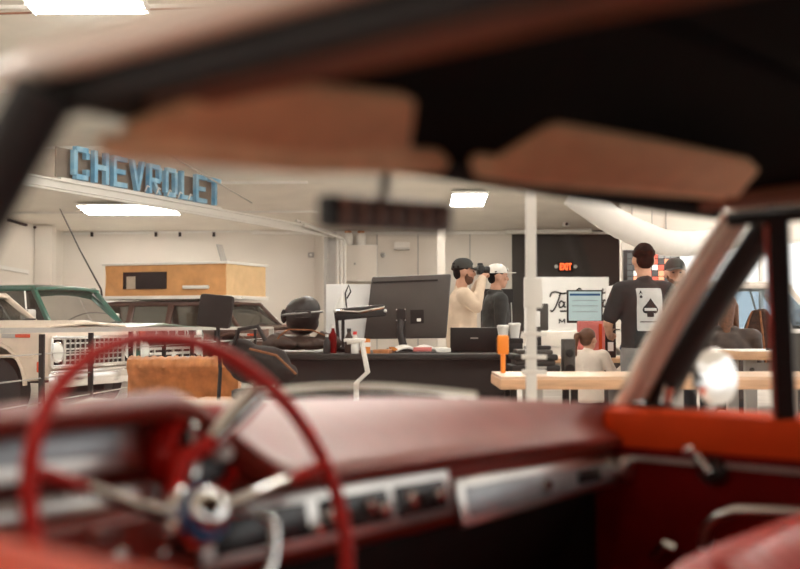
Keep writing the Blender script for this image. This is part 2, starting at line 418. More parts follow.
# ------------------------------------------------------------ ceiling lights
def fixture(c, lx, ly, label, rz=0, tubes=2, strength='tube_light', drop=.07):
    t = thing('fluorescent_light', label, 'ceiling light', c, rz, 'fluorescent ceiling lights')
    if c[1] > 12.3: t.rotation_euler = (-math.atan(.1), 0, 0)
    MB().box((0, 0, 0), (lx, ly, .03), bev=.005).build('housing', 'trim_white', t)
    for i in range(tubes):
        y = (i-(tubes-1)/2)*ly/max(tubes, 1)*.9
        MB().cyl((-lx/2+.04, y, -.04), (lx/2-.04, y, -.04), .022, seg=10).build('tube', strength, t)
    for sx in (-1, 1): MB().box((sx*(lx/2-.02), 0, -.03), (.03, ly*.9, .05)).build('end_cap', 'trim_white', t)
    return t
def on_ceiling(px, py): 
    r = ray(px, py); y = 20.0
    for _ in range(30): y = .5*y+.5*(ceil_z(y)-.10-CAMZ)/r.z*r.y
    return Vector((0, 0, CAMZ))+r*(y/r.y)
q = on_ceiling(130, 209); fixture(q, 2.3, 1.2, 'wide fluorescent light under the ceiling beyond the blue sign', 0, 4)
q = on_ceiling(468, 199); fixture(q, .85, 1.6, 'fluorescent light over the two men by the back wall', 0, 4)
q = on_ceiling(92, 14); fixture(q+Vector((.06, -.35, 0)), 1.5, .4, 'fluorescent light at the upper left, nearer of two above the car roof', 0, 2)
q = on_ceiling(66, -13); fixture(q, 1.5, .5, 'fluorescent light at the upper left, cut by the top edge of the picture', 0, 2)
for x, y, s in ((-6.5, 4.5, 'over the ground left of the red car'), (0.4, 5.2, 'over the bonnet of the red car'), (5.5, 4.2, 'over the ground right of the red car'), (5.8, 11, 'over the counters at the right'), (0.3, 11.5, 'over the black workbench'), (-11.0, 14.0, 'over the space left of the cream truck'), (2.6, 22.0, 'over the two men'), (-1.0, 16.5, 'over the green truck'), (7.2, 16.5, 'over the truck by the window')):
    fixture((x, y, ceil_z(y)-.055-.03*(x < -10)), 2.4, 1.2, 'added unseen fluorescent light '+s, 0, 4)  # extra fixtures added out of view to brighten the shop
# curved duct hung under the ceiling
pts = [P(572, 192, 12), P(590, 205, 12.0), P(615, 222, 12.1), P(645, 236, 12.3), P(668, 243, 12.9), P(700, 243, 13.8), P(740, 236, 15)]
t = thing('air_duct', 'curved white flexible duct hanging below the ceiling above the dark tee man', 'duct', (pts[0].x, pts[0].y, 2.2))
C0 = []
for i in range(41):
    k = i/40*(len(pts)-1); a = int(min(k, len(pts)-2)); f = k-a
    p0 = pts[max(a-1, 0)]; p1 = pts[a]; p2 = pts[a+1]; p3 = pts[min(a+2, len(pts)-1)]
    C0.append(.5*((2*p1)+(p2-p0)*f+(2*p0-5*p1+4*p2-p3)*f*f+(3*p1-p0-3*p2+p3)*f**3))
MB().tube(C0, [.150+.006*(i % 2) for i in range(41)], 14).build('hose', 'cloth_white', t, world=True)
for i in (6, 22, 36): MB().tube([C0[i]+Vector((0, 0, .1)), Vector((C0[i].x, C0[i].y, ceil_z(C0[i].y)))], .006, 6).build('hanger', 'steel_grey', t, world=True)
q = P(566, 226, 28.8)
t = thing('ceiling_camera', 'small white camera under the ceiling above the red exit sign', 'camera', (q.x, q.y, q.z))
MB().box((0, 0, .04), (.16, .22, .13), bev=.02).build('body', 'trim_white', t); MB().cyl((0, 0, .1), (0, 0, max(.2, ceil_z(28.8)-q.z)), .03).build('mount', 'trim_white', t); MB().cyl((0, -.11, .04), (0, -.14, .04), .04).build('lens', 'black_plastic', t)
# exit sign
q = P(565.5, 267, 29.95)
t = thing('exit_sign', 'small lit red EXIT sign on the charcoal wall', 'sign', q)
MB().box((0, 0, 0), (.40, .05, .25), bev=.01).build('housing', 'black_matte', t)
Mx = Matrix.Rotation(math.pi/2, 4, 'X'); 
MB().text('EXIT', Matrix.Translation((0, -.03, 0)) @ Mx, .25, .004, .006, .62).build('lettering', 'exit_red', t)
for sx in (-1, 1):
    MB().cyl((sx*.26, -.01, .01), (sx*.26, -.06, .01), .05).build('lamp_head', 'lamp_glass', t)
    MB().cyl((sx*.19, 0, .01), (sx*.27, 0, .01), .02).build('lamp_arm', 'black_matte', t)
# white banner with script
a = P(524, 277, 26); b = P(609, 337, 26)
bw = b.x-a.x; bh = a.z-b.z+.5; bc = Vector(((a.x+b.x)/2, 26, a.z-bh/2))
t = thing('banner', 'large white banner with black script lettering before the charcoal wall', 'banner', (bc.x, 26, 0))
MB().box((0, 0, bc.z), (bw, .02, bh)).build('panel', 'sign_white', t)
for sx in (-1, 1): MB().cyl((sx*bw*.4, .05, 0), (sx*bw*.4, .05, bc.z+bh*.45), .03).build('stand_leg', 'black_matte', t)
def script(strokes, rad=.019):
    m = MB()
    for st_ in strokes:
        pts = [plane_hit(px, py, (0, 25.97, 0), (0, 1, 0)) for px, py in st_]
        fine = []
        for i in range(len(pts)-1):
            p0 = pts[max(i-1, 0)]; p1 = pts[i]; p2 = pts[i+1]; p3 = pts[min(i+2, len(pts)-1)]
            for k in range(5):
                f = k/5; fine.append(.5*((2*p1)+(p2-p0)*f+(2*p0-5*p1+4*p2-p3)*f*f+(3*p1-p0-3*p2+p3)*f**3))
        fine.append(pts[-1]); m.tube(fine, rad, 6, flat=.35, up=(0, 1, 0))
    return m
script([[(550, 297), (551.5, 293), (556, 292), (562, 293.5), (567, 293)], [(560.5, 293), (558, 301), (555, 308), (552, 311.5), (550.5, 310)],
        [(564, 303), (561, 301), (559, 304.5), (560, 307.5), (563, 306), (564.5, 302), (564, 306.5), (566, 307)],
        [(576, 291), (579, 288.6), (581, 290), (580, 293)], [(603, 288.5), (601.5, 296), (600.6, 303), (602, 307)], [(599, 293.5), (606, 292.5)],
        [(606, 301), (604, 300), (602.8, 304), (604, 307), (606, 305), (607, 301), (607, 306)], [(560, 311.2), (568, 311)]]).build('script_lettering', 'ink_black', t, world=True)
script([[(559.5, 323.5), (559.5, 319.2), (562, 322), (564.5, 319.2), (564.5, 323.5)]], .014).build('small_lettering', 'ink_black', t, world=True)
# ------------------------------------------------------------ the red car we look through
OC = Vector((.752, .929, 0)); AZ = math.radians(141)
FW = Vector((math.cos(AZ), math.sin(AZ), 0)); RW = Vector((math.sin(AZ), -math.cos(AZ), 0))
car = thing('classic_car', 'old car with red interior, seen through its open driver window', 'car', OC, AZ)
def C(f, r, z): return Vector((f, -r, z))
def wl(p): q = p-OC; return C(q.dot(FW), q.dot(RW), q.z)
def Hf(px, py, f): return wl(plane_hit(px, py, OC+FW*f, FW))
def Hr(px, py, r): return wl(plane_hit(px, py, OC+RW*r, RW))
def sstep(a, b, x): t = min(1, max(0, (x-a)/(b-a))); return t*t*(3-2*t)
# windscreen base and header curves
def base_f(r): return 1.38-.29*(r/.92)**2
def base_z(r): return 1.065-.045*(r/.92)**2
def head_f(r): return .92-.11*(r/.66)**2
def head_z(r): return 1.405-.015*(r/.66)**2
def lin(a, b, n): return [a+(b-a)*i/n for i in range(n+1)]
RR = lin(-1, 1, 24)
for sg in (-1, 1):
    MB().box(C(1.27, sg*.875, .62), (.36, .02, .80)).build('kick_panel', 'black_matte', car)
# windscreen glass
rows = []
for k in lin(0, 1, 6):
    rows.append([C(base_f(.92*s)*(1-k)+head_f(.66*s)*k+.02*math.sin(math.pi*k), (.92*(1-k)+.66*k)*s, base_z(.92*s)*(1-k)+head_z(.66*s)*k) for s in RR])
MB().sheet(rows).build('windscreen', 'glass_car', car, recalc=False)
# roof skin and headliner
def roof_z(f, r, off=0):
    k = sstep(0, .28, head_f(r)-f)
    return head_z(r)+.012+.075*k*(1-abs(r/.70)**3.2)+off
def roof(off, rr, f0):
    rows = []
    for k in lin(0, 1, 16):
        row = []
        for s in RR:
            r = s*rr; f = head_f(min(.66, abs(r)))*(1-k)+f0*k; zz = roof_z(f, r, off)-(.25*sstep(-1.0, -1.9, f) if f < -1 else 0)
            row.append(C(f, r, zz))
        rows.append(row)
    return rows
MB().sheet(roof(.018, .69, -1.7)).build('roof_panel', 'car_cream', car, solid=.006)
hl = MB().sheet(roof(-.008, .665, -1.65)).build('headliner', 'headliner', car, solid=.006)
for f in (.45, .05, -.4, -.9): MB().tube([C(f, s*.64, roof_z(f, s*.64, -.014)) for s in RR], .006, 6).build('roof_bow', 'headliner', hl)
# side rails over the doors: bright drip moulding outside, dark frame inside
for sg in (-1, 1):
    RL = .665 if sg < 0 else .715
    ln = [C(head_f(.66)+.02-.04*(sg > 0), sg*RL, 1.385)]+[C(f, sg*RL, 1.387+.012*sstep(.8, .2, f)) for f in (.6, .35, .1, -.3, -.8, -1.4)]
    MB().tube([p-C(0, 0, .006) for p in ln], .0135, 10).build('door_frame_rail', 'black_rubber', car)
    MB().tube([p+C(0, sg*.020, .019) for p in ln], .0145, 10).build('drip_moulding', 'drip_gloss', car)
    MB().tube([p+C(0, -sg*.115, .022) for p in ln], .022, 8).build('rail_garnish', 'garnish_brown', car)
# header strip inside, above the glass
MB().tube([C(head_f(.66*s)-.02, .66*s, head_z(.66*s)+.004) for s in RR], .016, 8, flat=1.2).build('header_trim', 'black_matte', car)
# front pillars
for sg in (-1, 1):
    b = C(1.02, -.74, 1.015) if sg < 0 else C(1.10, .965, 1.015); t_ = C(.80, -.672, 1.385) if sg < 0 else C(.76, .745, 1.392)
    mid = [b+(t_-b)*k+C(.012*math.sin(math.pi*k), 0, 0) for k in lin(0, 1, 8)]
    pl = MB().tube([p+C(.012, -sg*.012, 0) for p in mid], [.034-.010*k for k in lin(0, 1, 8)], 12, flat=.6, up=C(.5, sg*.3, .8)).build('front_pillar', 'car_cream' if sg > 0 else 'black_matte', car)
    MB().tube([p+C(-.035, sg*.022, -.004) for p in mid], [.029]*9, 10, flat=.8).build('pillar_seal', 'black_rubber', pl)
    MB().tube([p+C(.034, -sg*.030, .004) for p in mid], .006, 8).build('screen_moulding', 'chrome', pl)
    MB().ell(b+C(-.005, -sg*.02, .012), (.028, .028, .022)).build('pillar_cap', 'chrome', pl)
# dashboard: a loft of cross-sections from side to side
def dash_sec(r):
    h = 1-sstep(-.24, -.06, r)                     # 1 under the instrument hood
    e = (abs(r)/.9)**2
    lf = 1.085-.02*e+.065*h; lz = .992-.022*e+.112*h
    bf = base_f(r)-.012; bz = base_z(r)
    pts = [(bf, bz-.02), (bf-.015, bz)]
    for k in (.25, .5, .75): pts.append((bf-.015+(lf+.035-bf+.015)*k, bz+(lz-bz)*k+.012*math.sin(math.pi*k)))
    pts += [(lf+.03, lz+.002), (lf+.008, lz-.004), (lf, lz-.014), (lf+.004, lz-.026), (lf+.02, lz-.034)]
    fb = 1.125+.115*h
    pts += [(fb, lz-.036-.004*h), (fb+.004, .966), (1.112+.0*h, .963), (1.102, .957), (1.102, .880), (1.108, .866), (1.16, .845), (1.30, .80), (1.45, .80)]
    return [C(f, r, z) for f, z in pts]
rs = sorted(set([-.92]+lin(-.9, -.3, 8)+lin(-.26, -.04, 12)+lin(0, .9, 12)))
da = MB().sheet([dash_sec(r) for r in rs]).build('dashboard', 'car_red_dash', car, solid=.004, smooth=50)
# lower under-dash valance, dark
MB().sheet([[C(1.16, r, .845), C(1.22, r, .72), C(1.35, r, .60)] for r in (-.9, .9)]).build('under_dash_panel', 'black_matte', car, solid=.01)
# instrument strip: chrome surround, dial glass, lower chrome strip
def panel(name, r0, r1, f0, f1, z00, z01, z10, z11, m, par, t=.012, bev=.004):
    bm = MB(); k_ = .22; a = [C(f0-k_*(z01-z00), r0, z00), C(f1-k_*(z11-z10), r1, z10), C(f1, r1, z11), C(f0, r0, z01)]
    b = [p+C(t, 0, 0) for p in a]
    vs = [bm.bm.verts.new(p) for p in a+b]
    for q in ((0, 1, 2, 3), (7, 6, 5, 4), (0, 4, 5, 1), (1, 5, 6, 2), (2, 6, 7, 3), (3, 7, 4, 0)): bm.bm.faces.new([vs[i] for i in q])
    return bm.build(name, m, par, bevel=bev)
panel('instrument_strip', -.80, -.262, 1.205, 1.205, 1.000, 1.072, 1.006, 1.074, 'chrome_dull', da)
panel('speedometer', -.78, -.30, 1.198, 1.198, 1.024, 1.066, 1.026, 1.066, 'gauge_silver', da, .006, .003)
panel('warning_strip', -.52, -.28, 1.195, 1.195, 1.010, 1.024, 1.012, 1.026, 'gauge_dark', da, .006, .002)
panel('lower_strip', -.80, -.27, 1.150, 1.150, .966, .992, .968, .990, 'chrome_dull', da, .02, .004)
for r in (-.47, -.42, -.37): MB().cyl(C(1.203, r, 1.045), C(1.194, r, 1.045), .004).build('dial_mark', 'black_matte', da)
MB().lathe([(.004, 0), (.012, .002), (.012, .014), (.006, .018)], C(1.19, -.268, 1.078), C(-1, 0, 0)).build('turn_signal_lamp', 'chrome', da)
# round red pod with a dark clock and a white knob
MB().lathe([(.058, -.05), (.066, 0), (.064, .012), (.052, .014), (.048, .002), (.001, 0)], C(1.165, -.185, 1.022), C(-1, 0, .15), 32).build('clock_pod', 'wheel_red', da)
MB().lathe([(.047, 0), (.046, .004), (.001, .005)], C(1.158, -.185, 1.024), C(-1, 0, .15), 32).build('clock_face', 'gauge_dark', da)
MB().lathe([(.010, 0), (.013, .012), (.011, .022), (.001, .025)], C(1.15, -.172, 1.018), C(-1, 0, .15)).build('clock_knob', 'lamp_glass', da)
MB().tube([C(1.145, -.225+.012*math.cos(a), 1.022+.04*math.sin(a)) for a in lin(-1.5, 1.5, 8)], .008, 8).build('clock_rim', 'chrome', da)
# heater and radio panel
panel('radio_panel', -.255, .283, 1.094, 1.094, .882, .962, .882, .956, 'chrome_dull', da)
panel('radio_dial', -.235, -.06, 1.088, 1.088, .897, .947, .897, .945, 'gauge_dark', da, .008, .002)
panel('control_recess', -.035, .118, 1.088, 1.088, .896, .944, .896, .943, 'gauge_dark', da, .008, .002)
panel('switch_recess', .135, .262, 1.088, 1.088, .896, .943, .897, .942, 'gauge_dark', da, .008, .002)
for r, z, rad in ((-.015, .921, .015), (.03, .915, .010), (.065, .925, .010), (.096, .915, .012), (.165, .922, .013), (.2, .92, .009), (.235, .92, .011), (-.05, .905, .010)):
    MB().lathe([(rad, 0), (rad, .014), (rad*.8, .019), (.001, .02)], C(1.088, r, z), C(-1, 0, 0), 16).build('knob', 'chrome' if r not in (.03, .2) else 'black_plastic', da)
for r in (-.02, .0, .02, .04): MB().box(C(1.086, r+.02, .902), (.006, .012, .008)).build('push_button', 'lamp_glass', da)
# glove box panel with its lock
panel('glove_box_panel', .300, .812, 1.092, 1.075, .858, .936, .873, .930, 'chrome_dull', da)
panel('glove_box_inlay', .318, .79, 1.086, 1.069, .872, .922, .884, .918, 'gauge_silver', da, .006, .003)
MB().lathe([(.011, 0), (.011, .012), (.001, .013)], C(1.076, .55, .90), C(-1, 0, 0), 16).build('glove_box_lock', 'chrome', da)
panel('clock_slot', .66, .745, 1.070, 1.068, .888, .915, .889, .914, 'gauge_dark', da, .006, .002)
MB().lathe([(.02, -.01), (.026, 0), (.026, .03), (.02, .034), (.001, .034)], C(1.075, .815, .905), C(-1, .1, 0), 20).build('end_vent', 'chrome_dull', da)
# steering wheel
TI = math.radians(25)
wc = C(1.03, -.296, .968); wa = Vector((0, -1, 0)); wb = Vector((math.sin(TI), 0, math.cos(TI))); wn = Vector((-math.cos(TI), 0, math.sin(TI)))
def wp(ang, r, o=0): a = math.radians(ang); return wc+wa*r*math.cos(a)+wb*r*math.sin(a)+wn*o
sw = MB().tube([wp(a, .232) for a in lin(0, 360, 64)[:-1]], .010, 12, closed=True).build('steering_wheel', 'wheel_red', car)
for a in (9, 160):
    MB().tube([wp(a, .155, -.012), wp(a, .185, -.006), wp(a, .230, 0)], [.011, .012, .012], 10, flat=.7).build('spoke_end', 'wheel_red', sw)
    MB().tube([wp(a, .03, -.03), wp(a, .09, -.024), wp(a, .16, -.010)], [.018, .016, .013], 10, flat=.6).build('spoke', 'chrome', sw)
MB().lathe([(.034, -.14), (.034, -.06), (.040, -.04), (.040, -.02), (.032, -.012), (.030, .0)], wc, wn, 28).build('hub', 'chrome', sw)
MB().lathe([(.029, 0), (.029, .010), (.024, .018), (.012, .022), (.001, .023)], wc, wn, 28).build('horn_cap', 'chrome', sw)
MB().lathe([(.0305, -.012), (.0335, -.010), (.0335, .004), (.029, .006)], wc, wn, 28).build('horn_cap_ring', 'emblem_blue', sw)
MB().tube([wp(a, .118, -.012) for a in lin(-62, -12, 14)], .0055, 8).build('horn_ring', 'chrome', sw)
MB().tube([wp(5, .03, -.03), wp(-2, .10, -.03), wp(-12, .118, -.012)], .005, 8).build('horn_ring_arm', 'chrome', sw)
colm = MB().tube([wc-wn*.10, wc-wn*.26], [.034, .045], 20).build('steering_column', 'black_matte', car)
for r_, z_, rad in ((-.02, .0, .013), (-.05, -.02, .010), (.03, -.03, .010)):
    MB().ell(wc-wn*.12+C(-.035, -.05+r_, .0+z_), (rad,)*3).build('column_switch', 'chrome', colm)
MB().tube([wc-wn*.10+C(0, .02, .02), wp(62, .10, -.07), wp(46, .15, -.05)], .013, 10).build('gear_lever', 'wheel_red', colm)
MB().tube([wp(48, .14, -.052), wp(45, .19, -.03), wp(43, .225, -.022)], [.015, .018, .016], 12).build('gear_lever_grip', 'chrome', colm)
MB().tube([wc-wn*.11+C(0, -.02, 0), wp(172, .08, -.07), wp(176, .125, -.05)], [.007, .006, .009], 10).build('indicator_stalk', 'chrome', colm)
# sun visors folded up against the header
def visor(outline, f0, z0, slope, tk=.016):
    """outline in photograph pixels, laid on the plane of the folded visor"""
    nl = Vector((1, 0, slope)).normalized()
    nw = FW*nl.x+Vector((0, 0, nl.z)); pw = OC+FW*f0+Vector((0, 0, z0))
    pts = [wl(plane_hit(px, py, pw, nw)) for px, py in outline]
    m = MB(); vs = [m.bm.verts.new(p) for p in pts]; m.bm.faces.new(vs)
    return m, pts
m, pv = visor([(120, 150), (122, 128), (240, 84), (258, 80), (330, 88), (404, 96), (415, 102), (410, 146)], .78, 1.375, 2.2)
vs_ = m.build('sun_visor', 'visor_tan', car, solid=.014, bevel=.006, recalc=False)
m, pr = visor([(96, 140), (110, 134), (300, 138), (438, 149), (449, 158), (440, 173), (300, 172), (104, 158)], .785, 1.373, .6)
m.build('visor_roll', 'visor_tan', vs_, solid=.016, bevel=.007, recalc=False)
m, pv = visor([(478, 176), (500, 158), (548, 128), (560, 125), (660, 142), (750, 160), (758, 168), (736, 196), (640, 184)], .72, 1.375, 2.0)
vs_ = m.build('sun_visor', 'visor_tan', car, solid=.014, bevel=.006, recalc=False)
m, pr = visor([(471, 160), (480, 153), (530, 160), (640, 178), (728, 191), (722, 200), (640, 194), (520, 184), (476, 178)], .725, 1.373, .5)
m.build('visor_roll', 'visor_tan', vs_, solid=.016, bevel=.007, recalc=False)
# rear-view mirror: dark case under the header, ribs copying reflected seat pleats
mi = wl(P(385, 214, 1.42))
ml = Hf(322, 211, .86); mr = Hf(447, 219, .86)
mx_ = (mr-ml).normalized(); mz = Vector((0, 0, 1)); my = mz.cross(mx_); mc = (ml+mr)/2; mw_ = (mr-ml).length
RM = Matrix((mx_, my, mz)).transposed().to_4x4()
mm = MB().box(mc, (mw_, .022, .040), rot=RM, bev=.008).build('mirror', 'black_plastic', car)
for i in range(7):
    MB().box(mc+mx_*((i-3)*mw_*.128)+my*(-.012 if my.x > 0 else .012), (.012, .008, .032), rot=RM, bev=.002).build('reflection_rib', 'garnish_brown', mm)
MB().tube([mc+Vector((.012, 0, .015)), C(head_f(-.1)-.01, -.1, head_z(0)+.002)], .007, 8).build('mirror_stem', 'chrome_dull', mm)
# doors
def door(sg, name, rin, zs):
    ro = sg*1.0
    m = MB(); rows = []
    for f in lin(-.45, 1.16, 10):
        rows.append([C(f, sg*.93, zs-.012), C(f, sg*.975, zs-.03), C(f, sg*1.0, zs-.10), C(f, sg*1.01, .75), C(f, sg*.985, .5), C(f, sg*.93, .28)])
    dr = m.sheet(rows).build(name, 'car_cream', car, solid=.006)
    ip = MB().sheet([[C(f, sg*rin, zs-.075), C(f, sg*(rin+.005), .70), C(f, sg*(rin+.01), .30)] for f in lin(-.45, 1.13, 8)]).build('door_panel', 'car_red', dr, solid=.01)
    rows = []
    for f in lin(-.45, 1.14, 12):
        rows.append([C(f, sg*rin, zs-.08), C(f, sg*(rin-.012), zs-.03), C(f, sg*(rin-.004), zs-.006), C(f, sg*(rin+.02), zs), C(f, sg*.90, zs+.002), C(f, sg*.935, zs-.012)])
    MB().sheet(rows).build('door_sill', 'car_red_paint', dr, solid=.006)
    MB().bar(C(-.45, sg*(rin-.006), zs-.095), C(1.13, sg*(rin-.006), zs-.095), .012, .010).build('trim_strip', 'chrome_dull', dr)
    return dr
dd = door(-1, 'driver_door', .755, 1.047)
pd = door(1, 'passenger_door', .84, 1.020)
# vent window of the passenger door
pb = C(.742, .86, 1.01); pt = C(.700, .712, 1.392)
MB().bar(pb, pt, .034, .034).build('vent_post', 'black_rubber', pd)
MB().bar(pb+C(.022, 0, 0), pt+C(.022, 0, 0), .008, .012).build('vent_frame', 'chrome_dull', pd)
MB().bar(C(1.07, .88, 1.022), pb, .014, .016).build('vent_sill', 'black_rubber', pd)
MB().quad(C(1.05, .885, 1.03), pb+C(.03, 0, .015), pt+C(.03, 0, -.02), C(.80, .695, 1.37)).build('vent_pane', 'glass_vent', pd)
MB().tube([C(.99, .875, 1.035), C(.985, .872, 1.055), C(.975, .865, 1.07)], [.012, .010, .012], 10).build('vent_latch', 'chrome', pd)
# window crank, armrest loop, pull on the passenger door
k0 = Hr(713, 471, .825); k1 = Hr(692, 450, .80)
wk = MB().lathe([(.026, 0), (.026, .02), (.016, .034), (.001, .036)], k0+C(0, .012, 0), C(0, -1, 0), 20).build('window_crank', 'black_plastic', pd)
MB().tube([k0+C(0, -.022, 0), (k0+k1)/2+C(0, -.018, .004), k1], [.010, .009, .010], 10).build('crank_arm', 'chrome', wk)
MB().lathe([(.008, -.01), (.012, .0), (.013, .02), (.008, .034), (.001, .035)], k1+C(0, .01, 0), C(0, -1, 0), 16).build('crank_knob', 'chrome', wk)
MB().tube([Hr(704, 548, .79), Hr(706, 530, .785), Hr(716, 517, .78), Hr(735, 510, .78), Hr(770, 511, .79), Hr(812, 513, .80)], .010, 10).build('armrest_loop', 'chrome_dull', pd)
MB().tube([Hr(655, 556, .81), Hr(668, 545, .80), Hr(676, 548, .80)], [.010, .014, .010], 10).build('door_handle', 'chrome', pd)
# outside mirror on the passenger door
q = wl(P(715, 377, 2.30)); bs = C(q.x+.01, .955, 1.008)
om = MB().lathe([(.010, -.035), (.040, -.028), (.056, -.008), (.059, .004), (.055, .007)], q, C(-1.29, -.52, .2), 32).build('outside_mirror', 'chrome', car)
MB().lathe([(.054, .0065), (.001, .0075)], q, C(-1.29, -.52, .2), 32).build('mirror_glass', 'chrome', om)
MB().tube([q+C(.015, .01, -.045), q+C(.012, .0, -.07), bs], [.009, .008, .012], 10).build('mirror_stalk', 'chrome', om)
MB().ell(bs, (.03, .02, .012)).build('mirror_foot', 'chrome', om)
# front seats with pleated backs
def seat(r0, r1, ff, zt):
    m = MB(); n_ = 26; rows = []
    prof = [(ff+.03, .42), (ff+.055, .6), (ff+.04, .76), (ff+.005, zt-.03), (ff-.03, zt), (ff-.08, zt+.004), (ff-.13, zt-.03), (ff-.15, .7), (ff-.15, .42)]
    for i in range(n_*2+1):
        s = i/(n_*2); r = r0+(r1-r0)*s; pl = .007*abs(math.sin(math.pi*s*n_/2)) if .06 < s < .94 else 0; e = .03*(abs(2*s-1)**8)
        rows.append([C(f+(pl if j < 5 else 0), r, z-e+(pl*.6 if j in (3, 4, 5) else 0)) for j, (f, z) in enumerate(prof)])
    o = m.loftc(rows).build('seat_backrest', 'car_red_seat', car, smooth=60)
    m = MB().box(C(ff+.27, (r0+r1)/2, .40), (.52, abs(r1-r0), .16), bev=.05).build('seat_cushion', 'car_red_seat', car)
    MB().tube([C(ff-.06, r1+.015, .45), C(ff-.05, r1+.018, zt-.06), C(ff+.02, r1+.014, zt-.05)], .012, 8).build('seat_side_trim', 'chrome_dull', o)
    return o
seat(.12, .74, .66, .885); seat(-.66, -.1, .22, .86)
# floor, bonnet, wings, rear body: what stands round the cabin
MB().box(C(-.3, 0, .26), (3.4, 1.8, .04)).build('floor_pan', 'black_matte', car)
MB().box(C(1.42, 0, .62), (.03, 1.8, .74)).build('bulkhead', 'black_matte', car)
rows = []
for f in lin(0, 1, 10):
    rows.append([C((base_f(.86*s)+.10)*(1-f)+2.95*f, s*.86, (1.035-.03*s*s)*(1-f)+(.93-.05*s*s)*f+.015*math.sin(math.pi*f)) for s in RR])
MB().sheet(rows).build('bonnet', 'car_cream', car, solid=.008)
rows = [[C(base_f(.92*s)+.004, .92*s, base_z(.92*s)-.012) for s in RR], [C(base_f(.92*s)+.05, .92*s, base_z(.92*s)-.028) for s in RR], [C(base_f(.92*s)+.11, .9*s, 1.022-.03*s*s) for s in RR]]
MB().sheet(rows).build('cowl', 'chrome_dull', car, solid=.006)
def wing_rows(sg):
    rows = []
    for f in lin(1.14, 2.98, 22):
        ar = .40**2-(f-2.25)**2; zb_ = .34+math.sqrt(ar) if ar > 0 else .28
        k = (f-1.14)/1.84
        rows.append([C(f, sg*.84, 1.0-.06*k), C(f, sg*.93, 1.015-.06*k), C(f, sg*1.0, .95-.05*k), C(f, sg*1.01, .85), C(f, sg*1.0, max(.72 if ar < 0 else zb_, zb_) if ar > 0 else .6), C(f, sg*.99, zb_)])
    return rows
for sg in (-1, 1):
    MB().sheet(wing_rows(sg)).build('front_wing', 'car_cream', car, solid=.006)
    for f in (2.25, -1.15):
        wh = MB().lathe([(.20, -.09), (.32, -.10), (.345, -.07), (.345, .07), (.32, .10), (.20, .09)], C(f, sg*.86, .345), C(0, sg, 0), 32).build('wheel', 'black_rubber', car)
        MB().lathe([(.20, .07), (.16, .10), (.06, .12), (.001, .12)], C(f, sg*.86, .345), C(0, sg, 0), 28).build('hub_cap', 'chrome', wh)
    rows = [[C(f, sg*.93, 1.02-.06*((-.45-f)/2)), C(f, sg*1.0, .92), C(f, sg*1.01, .75), C(f, sg*.97, .74 if abs(f+1.15) < .4 else .3)] for f in lin(-.46, -2.3, 14)]
    MB().sheet(rows).build('rear_wing', 'car_cream', car, solid=.006)
    MB().sheet([[C(-1.35, sg*.68, 1.37), C(-1.55, sg*.85, 1.03)], [C(-1.75, sg*.66, 1.28), C(-2.0, sg*.85, 1.02)]]).build('rear_pillar', 'car_cream', car, solid=.03)
MB().box(C(2.98, 0, .70), (.06, 1.95, .42), bev=.02).build('grille', 'chrome_dull', car)
MB().box(C(3.06, 0, .46), (.10, 2.0, .14), bev=.03).build('bumper', 'chrome', car)
MB().sheet([[C(-1.95, s*.93, 1.03) for s in (-1, 0, 1)], [C(-2.3, s*.93, .98) for s in (-1, 0, 1)], [C(-2.34, s*.9, .4) for s in (-1, 0, 1)]]).build('boot_lid', 'car_cream', car, solid=.01)
MB().box(C(-1.1, 0, .62), (.2, 1.5, .6), bev=.06).build('rear_seat', 'car_red_seat', car)
MB().sheet([[C(-1.72, s*.62, 1.27) for s in (-1, 0, 1)], [C(-1.96, s*.84, 1.03) for s in (-1, 0, 1)]]).build('rear_window', 'glass_car', car)
# wipers lying at the foot of the windscreen
for a, b, c_ in ((-.02, -.42, .05), (.62, .10, .04)):
    pts = []
    for k in lin(0, 1, 12):
        r = a+(b-a)*k; pts.append(C(base_f(r)+.028, r, base_z(r)+.006+.012*math.sin(math.pi*k)))
    wi = MB().tube(pts, .0065, 8).build('wiper', 'chrome', car)
    MB().tube([C(base_f(a)+.07, a, 1.04), pts[2], pts[5]], .005, 8).build('wiper_arm', 'chrome_dull', wi)
